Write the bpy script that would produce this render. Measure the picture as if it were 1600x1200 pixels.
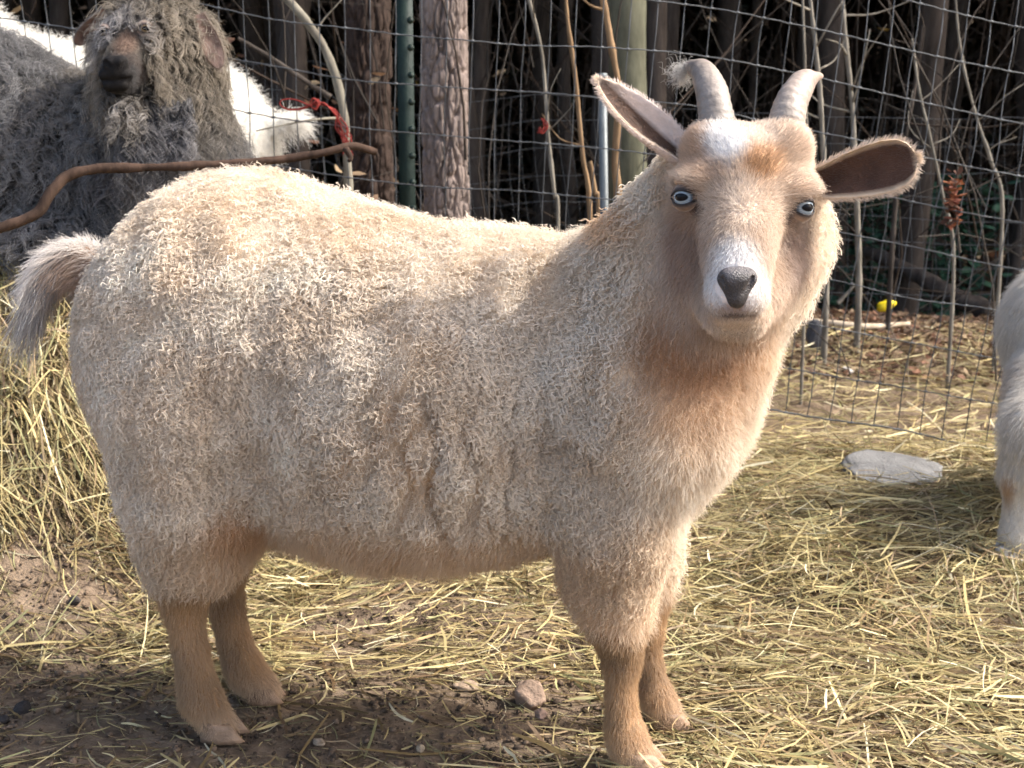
import bpy, math
import numpy as np

# ------------------------------------------------------------------ scene, camera, light
for o in list(bpy.data.objects):
    bpy.data.objects.remove(o)
scene = bpy.context.scene
C = scene.collection
F_PX, PITCH, CAM_H = 1931.0, math.radians(10.3), 0.65

cam_data = bpy.data.cameras.new('camera')
cam = bpy.data.objects.new('camera', cam_data)
C.objects.link(cam)
cam.location = (0, 0, CAM_H)
cam.rotation_euler = (math.radians(90) - PITCH, 0, 0)
cam_data.sensor_width = 36
cam_data.lens = 36 * F_PX / 1600
cam_data.clip_start = 0.02
cam_data.clip_end = 400
cam_data.dof.use_dof = True
cam_data.dof.focus_distance = 1.18
cam_data.dof.aperture_fstop = 15
scene.camera = cam

SUN_DIR = np.array([0.70, -0.03, 0.71]); SUN_DIR /= np.linalg.norm(SUN_DIR)   # towards the sun
world = bpy.data.worlds.new('World'); scene.world = world; world.use_nodes = True
wn = world.node_tree.nodes; wl = world.node_tree.links
bg = wn['Background']
sky = wn.new('ShaderNodeTexSky'); sky.sky_type = 'NISHITA'; sky.sun_disc = False
sky.sun_elevation = math.asin(SUN_DIR[2])
sky.sun_rotation = math.atan2(SUN_DIR[0], SUN_DIR[1])
sky.dust_density = 5.0; sky.air_density = 1.0; sky.ozone_density = .6
wl.new(sky.outputs[0], bg.inputs[0]); bg.inputs[1].default_value = 0.15
sun_data = bpy.data.lights.new('sun', 'SUN'); sun_data.energy = 2.4
sun_data.angle = math.radians(0.6); sun_data.color = (1.0, 0.965, 0.91)
sun = bpy.data.objects.new('sun', sun_data); C.objects.link(sun)
from mathutils import Vector
sun.rotation_euler = Vector(SUN_DIR).to_track_quat('Z', 'Y').to_euler()
sun.location = (6, 3, 8)
scene.view_settings.view_transform = 'Standard'
scene.view_settings.look = 'None'
scene.view_settings.gamma = 1
scene.view_settings.use_curve_mapping = False
scene.view_settings.exposure = 1.6
scene.render.engine = 'CYCLES'
scene.cycles.max_bounces = 4
scene.cycles.diffuse_bounces = 3
scene.cycles.transmission_bounces = 4
scene.cycles.transparent_max_bounces = 4
scene.cycles.use_denoising = True
scene.cycles.use_adaptive_sampling = True
scene.cycles.adaptive_threshold = 0.03
try:
    scene.cycles.denoiser = 'OPENIMAGEDENOISE'
except Exception:
    pass
scene.cycles_curves.shape = 'RIBBONS'
scene.cycles_curves.subdivisions = 2

# ------------------------------------------------------------------ helpers
SP, CP = math.sin(PITCH), math.cos(PITCH)
def P(px, py, y):
    """point at distance y in front of the camera that a photograph pixel looks at (used to measure the place)"""
    u = (np.asarray(px, float) - 800) / F_PX
    v = (600 - np.asarray(py, float)) / F_PX
    dy = CP + v * SP; dz = -SP + v * CP
    t = np.asarray(y, float) / dy
    return np.stack(np.broadcast_arrays(u * t, y + 0 * t, CAM_H + dz * t), -1)

def hash3(i, j, k, seed=0):
    h = (i.astype(np.int64) * 374761393 + j.astype(np.int64) * 668265263 + k.astype(np.int64) * 2147483647 + seed * 1274126177) & 0xffffffff
    h = ((h ^ (h >> 13)) * 1274126177) & 0xffffffff
    h = ((h ^ (h >> 16)) * 2246822519) & 0xffffffff
    return ((h ^ (h >> 15)) & 0xffffff) / float(0xffffff)

def noise3(p, seed=0):
    """smooth value noise in -1..1"""
    p = np.asarray(p, float)
    i = np.floor(p).astype(np.int64); f = p - i
    f = f * f * (3 - 2 * f)
    r = 0
    for a in (0, 1):
        wa = f[..., 0] if a else 1 - f[..., 0]
        for b in (0, 1):
            wb = f[..., 1] if b else 1 - f[..., 1]
            for c in (0, 1):
                wc = f[..., 2] if c else 1 - f[..., 2]
                r = r + wa * wb * wc * hash3(i[..., 0] + a, i[..., 1] + b, i[..., 2] + c, seed)
    return r * 2 - 1

def fbm(p, octv=3, seed=0):
    r, a, s = 0, 1.0, 0
    p = np.asarray(p, float)
    for o in range(octv):
        r = r + a * noise3(p * 2 ** o, seed + o * 7); s += a; a *= .5
    return r / s

def sstep(x, a=0.0, b=1.0):
    t = np.clip((np.asarray(x, float) - a) / (b - a), 0, 1)
    return t * t * (3 - 2 * t)

def lerp(a, b, t):
    return a + (b - a) * t

def nrm(v):
    return v / np.maximum(np.linalg.norm(v, axis=-1, keepdims=True), 1e-9)

ORIGIN = {}
def origin_of(parent):
    return ORIGIN.get(parent.name, np.zeros(3)) if parent is not None else np.zeros(3)

def props(o, label=None, cat=None, group=None, kind=None):
    if label: o['label'] = label
    if cat: o['category'] = cat
    if group: o['group'] = group
    if kind: o['kind'] = kind
    return o

def thing(name, loc, label, cat, group=None):
    o = bpy.data.objects.new(name, None); C.objects.link(o)
    o.empty_display_size = 0.05
    o.location = [float(c) for c in loc]
    ORIGIN[o.name] = np.array(loc, float)
    return props(o, label, cat, group)

def link(name, data, parent=None):
    o = bpy.data.objects.new(name, data); C.objects.link(o)
    if parent is not None:
        o.parent = parent
        ORIGIN[o.name] = origin_of(parent)
    return o

def mesh(name, verts, faces, mat=None, parent=None, smooth=True, col=None, flat_n=None):
    """faces: (n,3)/(n,4) int array or list of them; verts in world space; col per vertex rgb"""
    verts = np.asarray(verts, float) - origin_of(parent)
    me = bpy.data.meshes.new(name)
    fs = faces if isinstance(faces, list) else [faces]
    fs = [np.asarray(f, np.int64) for f in fs if len(f)]
    me.vertices.add(len(verts)); me.vertices.foreach_set('co', verts.astype(np.float32).ravel())
    nl = sum(f.size for f in fs); nf = sum(len(f) for f in fs)
    me.loops.add(nl); me.polygons.add(nf)
    me.loops.foreach_set('vertex_index', np.concatenate([f.ravel() for f in fs]).astype(np.int32))
    tot = np.concatenate([np.full(len(f), f.shape[1]) for f in fs])
    me.polygons.foreach_set('loop_start', (np.cumsum(tot) - tot).astype(np.int32))
    if smooth:
        me.polygons.foreach_set('use_smooth', np.ones(nf, bool))
    me.update(calc_edges=True); me.validate()
    if col is not None:
        a = me.attributes.new('col', 'FLOAT_COLOR', 'POINT')
        c4 = np.ones((len(verts), 4), np.float32); c4[:, :3] = col
        a.data.foreach_set('color', c4.ravel())
    if mat is not None:
        me.materials.append(mat)
    return link(name, me, parent)

def fur(name, parent, P0, D, length, rad, mat, croot, ctip, K=6, amp=0.0, turns=2.0, droop=0.0, seed=1, phase=None,
        taper=.35, ramp=(0.0, .35), bend=0.0, kind=None, N=None, flat=.35):
    """hair strands as real curves. P0 (n,3) roots, D (n,3) directions"""
    n = len(P0)
    if n == 0: return None
    rg = np.random.default_rng(seed)
    L = np.broadcast_to(np.asarray(length, float), (n,))[:, None, None]
    s = np.linspace(0, 1, K)[None, :, None]
    D = nrm(D)
    up = np.where(np.abs(D[:, 2:3]) > .9, np.array([[1., 0, 0]]), np.array([[0, 0, 1.]]))
    e1 = nrm(np.cross(D, up if N is None else N)); e2 = np.cross(D, e1) * (1.0 if N is None else flat)
    pts = P0[:, None, :] + L * s * D[:, None, :]
    pts[..., 2] -= (L * s * s)[..., 0] * droop
    if bend:
        pts = pts + (L * s * s) * (rg.normal(0, bend, (n, 1, 3)))
    A = np.broadcast_to(np.asarray(amp, float), (n,))[:, None, None]
    if np.any(A > 0):
        ph = (rg.uniform(0, 2 * np.pi, n) if phase is None else phase)[:, None, None]
        T = np.broadcast_to(np.asarray(turns, float), (n,))[:, None, None]
        r = A * sstep(s, ramp[0], ramp[1])
        hand = np.where(rg.random(n) < .5, 1, -1)[:, None, None]
        pts = pts + r * (np.cos(ph + 2 * np.pi * T * s) * e1[:, None, :] + hand * np.sin(ph + 2 * np.pi * T * s) * e2[:, None, :])
    R = np.broadcast_to(np.asarray(rad, float), (n,))[:, None] * (1 - (1 - taper) * s[..., 0])
    ca = np.broadcast_to(np.asarray(croot, float), (n, 3))[:, None, :]; cb = np.broadcast_to(np.asarray(ctip, float), (n, 3))[:, None, :]
    col = np.ones((n, K, 4), np.float32); col[..., :3] = ca + (cb - ca) * s ** .8
    cv = bpy.data.hair_curves.new(name)
    cv.add_curves([K] * n)
    cv.attributes['position'].data.foreach_set('vector', (pts - origin_of(parent)).astype(np.float32).ravel())
    ra = cv.attributes.get('radius') or cv.attributes.new('radius', 'FLOAT', 'POINT')
    ra.data.foreach_set('value', R.astype(np.float32).ravel())
    cc = cv.attributes.new('col', 'FLOAT_COLOR', 'POINT'); cc.data.foreach_set('color', col.ravel())
    cv.materials.append(mat)
    o = link(name, cv, parent)
    if kind: o['kind'] = kind
    return o

# ---- signed distance fields and surface nets
class Field:
    """union of soft primitives sampled on a tensor grid (spacing may vary), then meshed"""
    def __init__(self, xs, ys, zs):
        self.g = [np.asarray(a, float) for a in (xs, ys, zs)]
        self.v = np.full([len(a) for a in self.g], 1.0, np.float32)
        self.prims = []
    def _box(self, lo, hi):
        sl = []
        for a, l, h in zip(self.g, lo, hi):
            i0 = max(0, np.searchsorted(a, l) - 1); i1 = min(len(a), np.searchsorted(a, h) + 1)
            sl.append(slice(i0, max(i1, i0 + 1)))
        return tuple(sl)
    def apply(self, fn, lo, hi, k, mode='u'):
        sl = self._box(np.asarray(lo) - k - .03, np.asarray(hi) + k + .03)
        X, Y, Z = np.meshgrid(self.g[0][sl[0]], self.g[1][sl[1]], self.g[2][sl[2]], indexing='ij')
        d = fn(X, Y, Z).astype(np.float32)
        a = self.v[sl]
        if mode == 'u':
            h = np.maximum(k - np.abs(a - d), 0) / k
            self.v[sl] = np.minimum(a, d) - h * h * k * .25
        elif mode == 's':
            d = -d
            h = np.maximum(k - np.abs(a - d), 0) / k
            self.v[sl] = np.maximum(a, d) + h * h * k * .25
        elif mode == 'add':
            self.v[sl] = a + d
    def cone(self, a, b, ra, rb, k=.02, mode='u'):
        a = np.asarray(a, float); b = np.asarray(b, float); ab = b - a; L2 = max(ab @ ab, 1e-12)
        def fn(X, Y, Z):
            px, py, pz = X - a[0], Y - a[1], Z - a[2]
            t = np.clip((px * ab[0] + py * ab[1] + pz * ab[2]) / L2, 0, 1)
            return np.sqrt((px - ab[0] * t) ** 2 + (py - ab[1] * t) ** 2 + (pz - ab[2] * t) ** 2) - (ra + (rb - ra) * t)
        r = max(ra, rb)
        self.apply(fn, np.minimum(a, b) - r, np.maximum(a, b) + r, k, mode)
    def chain(self, pts, rs, k=.015):
        for i in range(len(pts) - 1):
            self.cone(pts[i], pts[i + 1], rs[i], rs[i + 1], k)
    def ell(self, c, r, k=.02, axes=None, mode='u'):
        c = np.asarray(c, float); r = np.asarray(r, float)
        A = np.eye(3) if axes is None else np.asarray(axes, float)
        def fn(X, Y, Z):
            q = [(X - c[0]) * A[i, 0] + (Y - c[1]) * A[i, 1] + (Z - c[2]) * A[i, 2] for i in range(3)]
            k0 = np.sqrt(sum((q[i] / r[i]) ** 2 for i in range(3)))
            k1 = np.sqrt(sum((q[i] / r[i] ** 2) ** 2 for i in range(3)))
            return k0 * (k0 - 1) / np.maximum(k1, 1e-6)
        m = r.max(); self.apply(fn, c - m, c + m, k, mode)
    def loft(self, o, A, B, t, zt, zb, w, k=.02, nose=2.0):
        """elliptic sections along axis A from origin o: top zt, bottom zb, half width w"""
        o = np.asarray(o, float); A = np.asarray(A, float); B = np.asarray(B, float)
        tt = np.linspace(t[0], t[-1], 220)
        def sm(v):
            v = np.interp(tt, t, v)
            ker = np.exp(-np.linspace(-2, 2, 13) ** 2); ker /= ker.sum()
            return np.convolve(np.pad(v, 6, mode='edge'), ker, 'valid')
        ZT, ZB, W = sm(zt), sm(zb), sm(w)
        def fn(X, Y, Z):
            a = (X - o[0]) * A[0] + (Y - o[1]) * A[1]
            b = (X - o[0]) * B[0] + (Y - o[1]) * B[1]
            top = np.interp(a, tt, ZT); bot = np.interp(a, tt, ZB); ww = np.maximum(np.interp(a, tt, W), .003)
            h = np.maximum((top - bot) / 2, .003); zc = (top + bot) / 2
            k0 = np.sqrt((b / ww) ** 2 + ((Z - zc) / h) ** 2)
            d = (k0 - 1) * np.minimum(ww, h)
            out = np.maximum(np.maximum(tt[0] - a, a - tt[-1]), 0)
            return np.where(out > 0, np.maximum(d, 0) + out, d)
        e = [o + A * t[0], o + A * t[-1]]
        wm = max(w)
        lo = np.minimum(e[0], e[1]) - wm; hi = np.maximum(e[0], e[1]) + wm
        lo[2] = min(zb); hi[2] = max(zt)
        self.apply(fn, lo, hi, k)
    def nets(self):
        v = self.v; n = v.shape; ins = v < 0
        c = np.zeros([m - 1 for m in n], np.uint8)
        for a in (0, 1):
            for b in (0, 1):
                for d in (0, 1):
                    c += ins[a:n[0] - 1 + a, b:n[1] - 1 + b, d:n[2] - 1 + d]
        I, J, K = np.nonzero((c > 0) & (c < 8))
        idx = np.full(c.shape, -1, np.int64); idx[I, J, K] = np.arange(len(I))
        acc = np.zeros((len(I), 3)); cnt = np.zeros(len(I))
        def gp(i, j, k): return np.stack([self.g[0][i], self.g[1][j], self.g[2][k]], -1)
        for ax in range(3):
            for p in (0, 1):
                for q in (0, 1):
                    o0 = [0, 0, 0]; others = [x for x in range(3) if x != ax]
                    o0[others[0]] = p; o0[others[1]] = q
                    o1 = list(o0); o1[ax] = 1
                    i0 = (I + o0[0], J + o0[1], K + o0[2]); i1 = (I + o1[0], J + o1[1], K + o1[2])
                    a = v[i0].astype(float); b = v[i1].astype(float)
                    m = (a < 0) != (b < 0)
                    t = np.where(m, a / np.where(m, a - b, 1), 0)[:, None]
                    x = gp(*i0) * (1 - t) + gp(*i1) * t
                    acc += np.where(m[:, None], x, 0); cnt += m
        V = acc / cnt[:, None]
        quads = []
        for ax in range(3):
            sl0 = [slice(None)] * 3; sl1 = [slice(None)] * 3
            sl0[ax] = slice(0, n[ax] - 1); sl1[ax] = slice(1, n[ax])
            a = ins[tuple(sl0)]; b = ins[tuple(sl1)]
            E = np.stack(np.nonzero(a != b), -1)
            o = [x for x in range(3) if x != ax]
            ok = (E[:, o[0]] > 0) & (E[:, o[1]] > 0) & (E[:, o[0]] < n[o[0]] - 1) & (E[:, o[1]] < n[o[1]] - 1)
            E = E[ok]
            q = []
            for d0, d1 in ((-1, -1), (0, -1), (0, 0), (-1, 0)):
                e = E.copy(); e[:, o[0]] += d0; e[:, o[1]] += d1
                q.append(idx[e[:, 0], e[:, 1], e[:, 2]])
            q = np.stack(q, -1)
            flip = a[E[:, 0], E[:, 1], E[:, 2]]
            if ax == 1: flip = ~flip
            q = np.where(flip[:, None], q, q[:, ::-1])
            quads.append(q)
        Q = np.concatenate(quads); Q = Q[(Q >= 0).all(1)]
        return V, Q

def grid_axis(lo, hi, step, fine=None, fstep=None):
    a = [lo]
    while a[-1] < hi:
        st = step
        if fine is not None and fine[0] <= a[-1] <= fine[1]: st = fstep
        a.append(a[-1] + st)
    return np.array(a)

def smooth_mesh(V, Q, it=2, lam=.5):
    n = len(V)
    e = np.concatenate([Q[:, [0, 1]], Q[:, [1, 2]], Q[:, [2, 3]], Q[:, [3, 0]]])
    for _ in range(it):
        s = np.zeros_like(V); c = np.zeros(n)
        for k in range(3):
            s[:, k] = np.bincount(e[:, 0], V[e[:, 1], k], n) + np.bincount(e[:, 1], V[e[:, 0], k], n)
        c = np.bincount(e[:, 0], minlength=n) + np.bincount(e[:, 1], minlength=n)
        V = V + lam * (s / np.maximum(c, 1)[:, None] - V)
    return V

def vert_normals(V, Q):
    fn = np.cross(V[Q[:, 2]] - V[Q[:, 0]], V[Q[:, 3]] - V[Q[:, 1]])
    N = np.zeros_like(V)
    for k in range(3):
        for c in range(4):
            N[:, k] += np.bincount(Q[:, c], fn[:, k], len(V))
    return nrm(N)

def scatter(V, Q, n, seed=0, weight=None):
    """random points on a quad mesh: positions, normals"""
    rg = np.random.default_rng(seed)
    N = vert_normals(V, Q)
    ar = np.linalg.norm(np.cross(V[Q[:, 2]] - V[Q[:, 0]], V[Q[:, 3]] - V[Q[:, 1]]), axis=1)
    if weight is not None:
        ar = ar * weight(V[Q].mean(1), N[Q].mean(1))
    if ar.sum() <= 0: return np.zeros((0, 3)), np.zeros((0, 3))
    cum = np.cumsum(ar); f = np.searchsorted(cum, rg.random(n) * cum[-1])
    f = np.minimum(f, len(Q) - 1)
    u, w = rg.random((2, n, 1))
    q = Q[f]
    def bl(X): return (X[q[:, 0]] * (1 - u) + X[q[:, 1]] * u) * (1 - w) + (X[q[:, 3]] * (1 - u) + X[q[:, 2]] * u) * w
    return bl(V), nrm(bl(N))

def tube(path, radii, sides=8, cap=True):
    """verts, faces of a tube along a polyline"""
    path = np.asarray(path, float); n = len(path)
    radii = np.broadcast_to(np.asarray(radii, float), (n,))
    T = nrm(np.gradient(path, axis=0))
    ref = np.array([0., 1, 0]) if abs(T[:, 1]).mean() < .8 else np.array([1., 0, 0])
    a = nrm(np.cross(T, ref)); b = np.cross(T, a)
    th = np.linspace(0, 2 * np.pi, sides, endpoint=False)
    V = path[:, None, :] + radii[:, None, None] * (np.cos(th)[None, :, None] * a[:, None, :] + np.sin(th)[None, :, None] * b[:, None, :])
    V = V.reshape(-1, 3)
    i = np.arange(n - 1)[:, None] * sides; j = np.arange(sides)[None, :]; j2 = (j + 1) % sides
    F = np.stack([i + j, i + j2, i + sides + j2, i + sides + j], -1).reshape(-1, 4)
    if cap:
        V = np.concatenate([V, path[[0, -1]]])
        c0 = len(V) - 2; jj = np.arange(sides); jj2 = (jj + 1) % sides; e = (n - 1) * sides
        F2 = np.concatenate([np.stack([jj2, jj, np.full(sides, c0)], -1), np.stack([e + jj, e + jj2, np.full(sides, c0 + 1)], -1)])
        return V, [F, F2]
    return V, [F]

def merge(parts):
    """join several (verts, [faces...]) or (verts, faces, col)"""
    V, Fd, off, cols = [], {}, 0, []
    for p in parts:
        v, f = p[0], p[1]
        V.append(v)
        for g in (f if isinstance(f, list) else [f]):
            Fd.setdefault(g.shape[1], []).append(g + off)
        if len(p) > 2: cols.append(np.broadcast_to(p[2], (len(v), 3)))
        off += len(v)
    return np.concatenate(V), [np.concatenate(x) for x in Fd.values()], (np.concatenate(cols) if cols else None)

def spline(pts, n):
    """Catmull-Rom through points"""
    p = np.asarray(pts, float)
    p = np.concatenate([[2 * p[0] - p[1]], p, [2 * p[-1] - p[-2]]])
    m = len(p) - 3
    t = np.linspace(0, m - 1e-6, n); i = t.astype(int); f = (t - i)[:, None]
    a, b, c, d = p[i], p[i + 1], p[i + 2], p[i + 3]
    return .5 * (2 * b + (c - a) * f + (2 * a - 5 * b + 4 * c - d) * f ** 2 + (3 * b - a - 3 * c + d) * f ** 3)

# ---- materials
def new_mat(name):
    m = bpy.data.materials.new(name); m.use_nodes = True
    nt = m.node_tree; nt.nodes.clear()
    out = nt.nodes.new('ShaderNodeOutputMaterial')
    return m, nt, out

def mat_hair(name, trans=.35, gloss=.06, rough=.5):
    m, nt, out = new_mat(name)
    at = nt.nodes.new('ShaderNodeAttribute'); at.attribute_name = 'col'
    d = nt.nodes.new('ShaderNodeBsdfDiffuse'); t = nt.nodes.new('ShaderNodeBsdfTranslucent')
    g = nt.nodes.new('ShaderNodeBsdfGlossy'); g.inputs['Roughness'].default_value = rough
    mx = nt.nodes.new('ShaderNodeMixShader'); mx.inputs[0].default_value = trans
    mg = nt.nodes.new('ShaderNodeMixShader'); mg.inputs[0].default_value = gloss
    for s in (d, t): nt.links.new(at.outputs['Color'], s.inputs['Color'])
    nt.links.new(d.outputs[0], mx.inputs[1]); nt.links.new(t.outputs[0], mx.inputs[2])
    nt.links.new(mx.outputs[0], mg.inputs[1]); nt.links.new(g.outputs[0], mg.inputs[2])
    nt.links.new(mg.outputs[0], out.inputs[0])
    return m

def mat_col(name, rough=.8, bump=0.0, bscale=200., var=.15, vscale=40., metallic=0.0, base=None, spec=.3, trans=0.0):
    """Principled with the 'col' attribute (or a base colour), noise variation and fine bump"""
    m, nt, out = new_mat(name)
    b = nt.nodes.new('ShaderNodeBsdfPrincipled')
    b.inputs['Roughness'].default_value = rough; b.inputs['Metallic'].default_value = metallic
    b.inputs['Specular IOR Level'].default_value = spec
    tc = nt.nodes.new('ShaderNodeTexCoord')
    if base is None:
        at = nt.nodes.new('ShaderNodeAttribute'); at.attribute_name = 'col'; src = at.outputs['Color']
    else:
        at = nt.nodes.new('ShaderNodeRGB'); at.outputs[0].default_value = (*base, 1); src = at.outputs[0]
    nz = nt.nodes.new('ShaderNodeTexNoise'); nz.inputs['Scale'].default_value = vscale; nz.inputs['Detail'].default_value = 5
    nt.links.new(tc.outputs['Object'], nz.inputs['Vector'])
    mr = nt.nodes.new('ShaderNodeMapRange'); mr.inputs[1].default_value = .25; mr.inputs[2].default_value = .75
    mr.inputs[3].default_value = 1 - var; mr.inputs[4].default_value = 1 + var
    nt.links.new(nz.outputs[0], mr.inputs[0])
    mu = nt.nodes.new('ShaderNodeMix'); mu.data_type = 'RGBA'; mu.blend_type = 'MULTIPLY'; mu.inputs[0].default_value = 1
    nt.links.new(src, mu.inputs[6]); nt.links.new(mr.outputs[0], mu.inputs[7])
    nt.links.new(mu.outputs[2], b.inputs['Base Color'])
    if bump:
        n2 = nt.nodes.new('ShaderNodeTexNoise'); n2.inputs['Scale'].default_value = bscale; n2.inputs['Detail'].default_value = 4
        nt.links.new(tc.outputs['Object'], n2.inputs['Vector'])
        bp = nt.nodes.new('ShaderNodeBump'); bp.inputs['Strength'].default_value = bump; bp.inputs['Distance'].default_value = .004
        nt.links.new(n2.outputs[0], bp.inputs['Height']); nt.links.new(bp.outputs[0], b.inputs['Normal'])
    if trans:
        t = nt.nodes.new('ShaderNodeBsdfTranslucent'); nt.links.new(mu.outputs[2], t.inputs[0])
        mx = nt.nodes.new('ShaderNodeMixShader'); mx.inputs[0].default_value = trans
        nt.links.new(b.outputs[0], mx.inputs[1]); nt.links.new(t.outputs[0], mx.inputs[2])
        nt.links.new(mx.outputs[0], out.inputs[0])
    else:
        nt.links.new(b.outputs[0], out.inputs[0])
    return m
def sphere_grid(n=24, m=36):
    th = np.linspace(0, np.pi, n); ph = np.linspace(0, 2 * np.pi, m, endpoint=False)
    T, H = np.meshgrid(th, ph, indexing='ij')
    V = np.stack([np.sin(T) * np.cos(H), np.sin(T) * np.sin(H), np.cos(T)], -1).reshape(-1, 3)
    i = np.arange(n - 1)[:, None] * m; j = np.arange(m)[None, :]; j2 = (j + 1) % m
    return V, np.stack([i + j, i + m + j, i + m + j2, i + j2], -1).reshape(-1, 4)

# ------------------------------------------------------------------ the ground
def ground_z(x, y):
    x = np.asarray(x, float); y = np.asarray(y, float)
    z = 0.44 * sstep(y, 1.50, 2.25) * sstep(x, -.36, -.78) * (1 - .5 * sstep(y, 3.2, 5.5))
    z = z + .05 * sstep(x, .25, .7) * np.exp(-((y - 2.0) / .45) ** 2) * sstep(y, 1.45, 1.8)        # trodden hay by the fence
    z = z + (.13 - .05 * np.clip(x, 0, 3)) * sstep(y, 3.1, 4.3) * sstep(x, -.6, .2)                  # low bank of leaves
    z = z - .75 * sstep(y, 4.75, 6.8) + .0                                                            # drops into the wood
    z = z + 7.0 * sstep(y, 9.0, 34.0)                                                                 # wooded slope behind
    q = np.stack([x, y, 0 * x], -1)
    far = sstep(y, 1.9, 3.0)
    z = z + (.010 + .02 * far) * fbm(q * 2.3, 3, 71) + .006 * fbm(q * 11, 2, 72)
    z = z + .05 * fbm(q * 4.2, 3, 73) * sstep(y, 1.55, 1.9) * sstep(x, -.40, -.62)
    z = z - .010
    # flat where the goat stands
    m = np.exp(-(((x + .1) / .55) ** 2 + ((y - 1.32) / .22) ** 2) ** 2)
    return z * (1 - m)

M_SOIL, nt, out = new_mat('soil')
b = nt.nodes.new('ShaderNodeBsdfPrincipled'); b.inputs['Roughness'].default_value = .95; b.inputs['Specular IOR Level'].default_value = .1
tc = nt.nodes.new('ShaderNodeTexCoord')
def nz_node(scale, detail=6, rough=.6):
    n = nt.nodes.new('ShaderNodeTexNoise'); n.inputs['Scale'].default_value = scale; n.inputs['Detail'].default_value = detail; n.inputs['Roughness'].default_value = rough
    nt.links.new(tc.outputs['Object'], n.inputs['Vector']); return n
r1 = nt.nodes.new('ShaderNodeValToRGB'); r2 = nt.nodes.new('ShaderNodeValToRGB')
n1, n2, n3 = nz_node(3.5), nz_node(28), nz_node(160, 8, .7)
e = r1.color_ramp.elements; e[0].position = .3; e[0].color = (.165, .128, .098, 1); e[1].position = .75; e[1].color = (.34, .265, .20, 1)
e = r2.color_ramp.elements; e[0].position = .3; e[0].color = (.45, .42, .40, 1); e[1].position = .72; e[1].color = (1.25, 1.2, 1.1, 1)
nt.links.new(n1.outputs[0], r1.inputs[0]); nt.links.new(n2.outputs[0], r2.inputs[0])
mu = nt.nodes.new('ShaderNodeMix'); mu.data_type = 'RGBA'; mu.blend_type = 'MULTIPLY'; mu.inputs[0].default_value = 1
nt.links.new(r1.outputs[0], mu.inputs[6]); nt.links.new(r2.outputs[0], mu.inputs[7]); nt.links.new(mu.outputs[2], b.inputs['Base Color'])
bp = nt.nodes.new('ShaderNodeBump'); bp.inputs['Strength'].default_value = .9; bp.inputs['Distance'].default_value = .012
ad = nt.nodes.new('ShaderNodeMath'); ad.operation = 'ADD'; nt.links.new(n2.outputs[0], ad.inputs[0]); nt.links.new(n3.outputs[0], ad.inputs[1])
nt.links.new(ad.outputs[0], bp.inputs['Height']); nt.links.new(bp.outputs[0], b.inputs['Normal']); nt.links.new(b.outputs[0], out.inputs[0])

def axis_dense(lo, hi, a, b, fine, grow=1.16):
    v = list(np.arange(a, b, fine))
    s = fine
    while v[-1] < hi: s *= grow; v.append(v[-1] + s)
    s = fine; left = [v[0]]
    while left[-1] > lo: s *= grow; left.append(left[-1] - s)
    return np.array(left[1:][::-1] + v)
gx = axis_dense(-160, 160, -1.3, 1.5, .011); gy = axis_dense(-60, 220, 1.0, 2.7, .011)
X, Y = np.meshgrid(gx, gy, indexing='ij')
q = np.stack([X, Y, 0 * X], -1)
Zg = ground_z(X, Y)
finem = sstep(Y, 3.4, 2.4) * sstep(Y, .6, 1.0) * sstep(np.abs(X), 2.2, 1.6)
Zg = Zg + finem * (.0035 * noise3(q * 45, 75) + .0022 * noise3(q * 95, 76)) - .002
n0, n1_ = X.shape
i = np.arange(n0 - 1)[:, None] * n1_ + np.arange(n1_ - 1)[None, :]
mesh('ground', np.stack([X, Y, Zg], -1).reshape(-1, 3), np.stack([i, i + n1_, i + n1_ + 1, i + 1], -1).reshape(-1, 4), M_SOIL)['kind'] = 'structure'

# ------------------------------------------------------------------ hay, leaves, crumbs on the ground
M_HAY = mat_col('hay', rough=.55, var=.18, vscale=70, trans=.25, spec=.25)
M_LEAF = mat_col('dead_leaf', rough=.8, var=.25, vscale=60, trans=.2)
M_CRUMB = mat_col('soil_crumb', rough=.95, var=.3, vscale=120, bump=.6, bscale=400)
M_STONE = mat_col('stone', rough=.9, var=.22, vscale=45, bump=.8, bscale=160)

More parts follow.
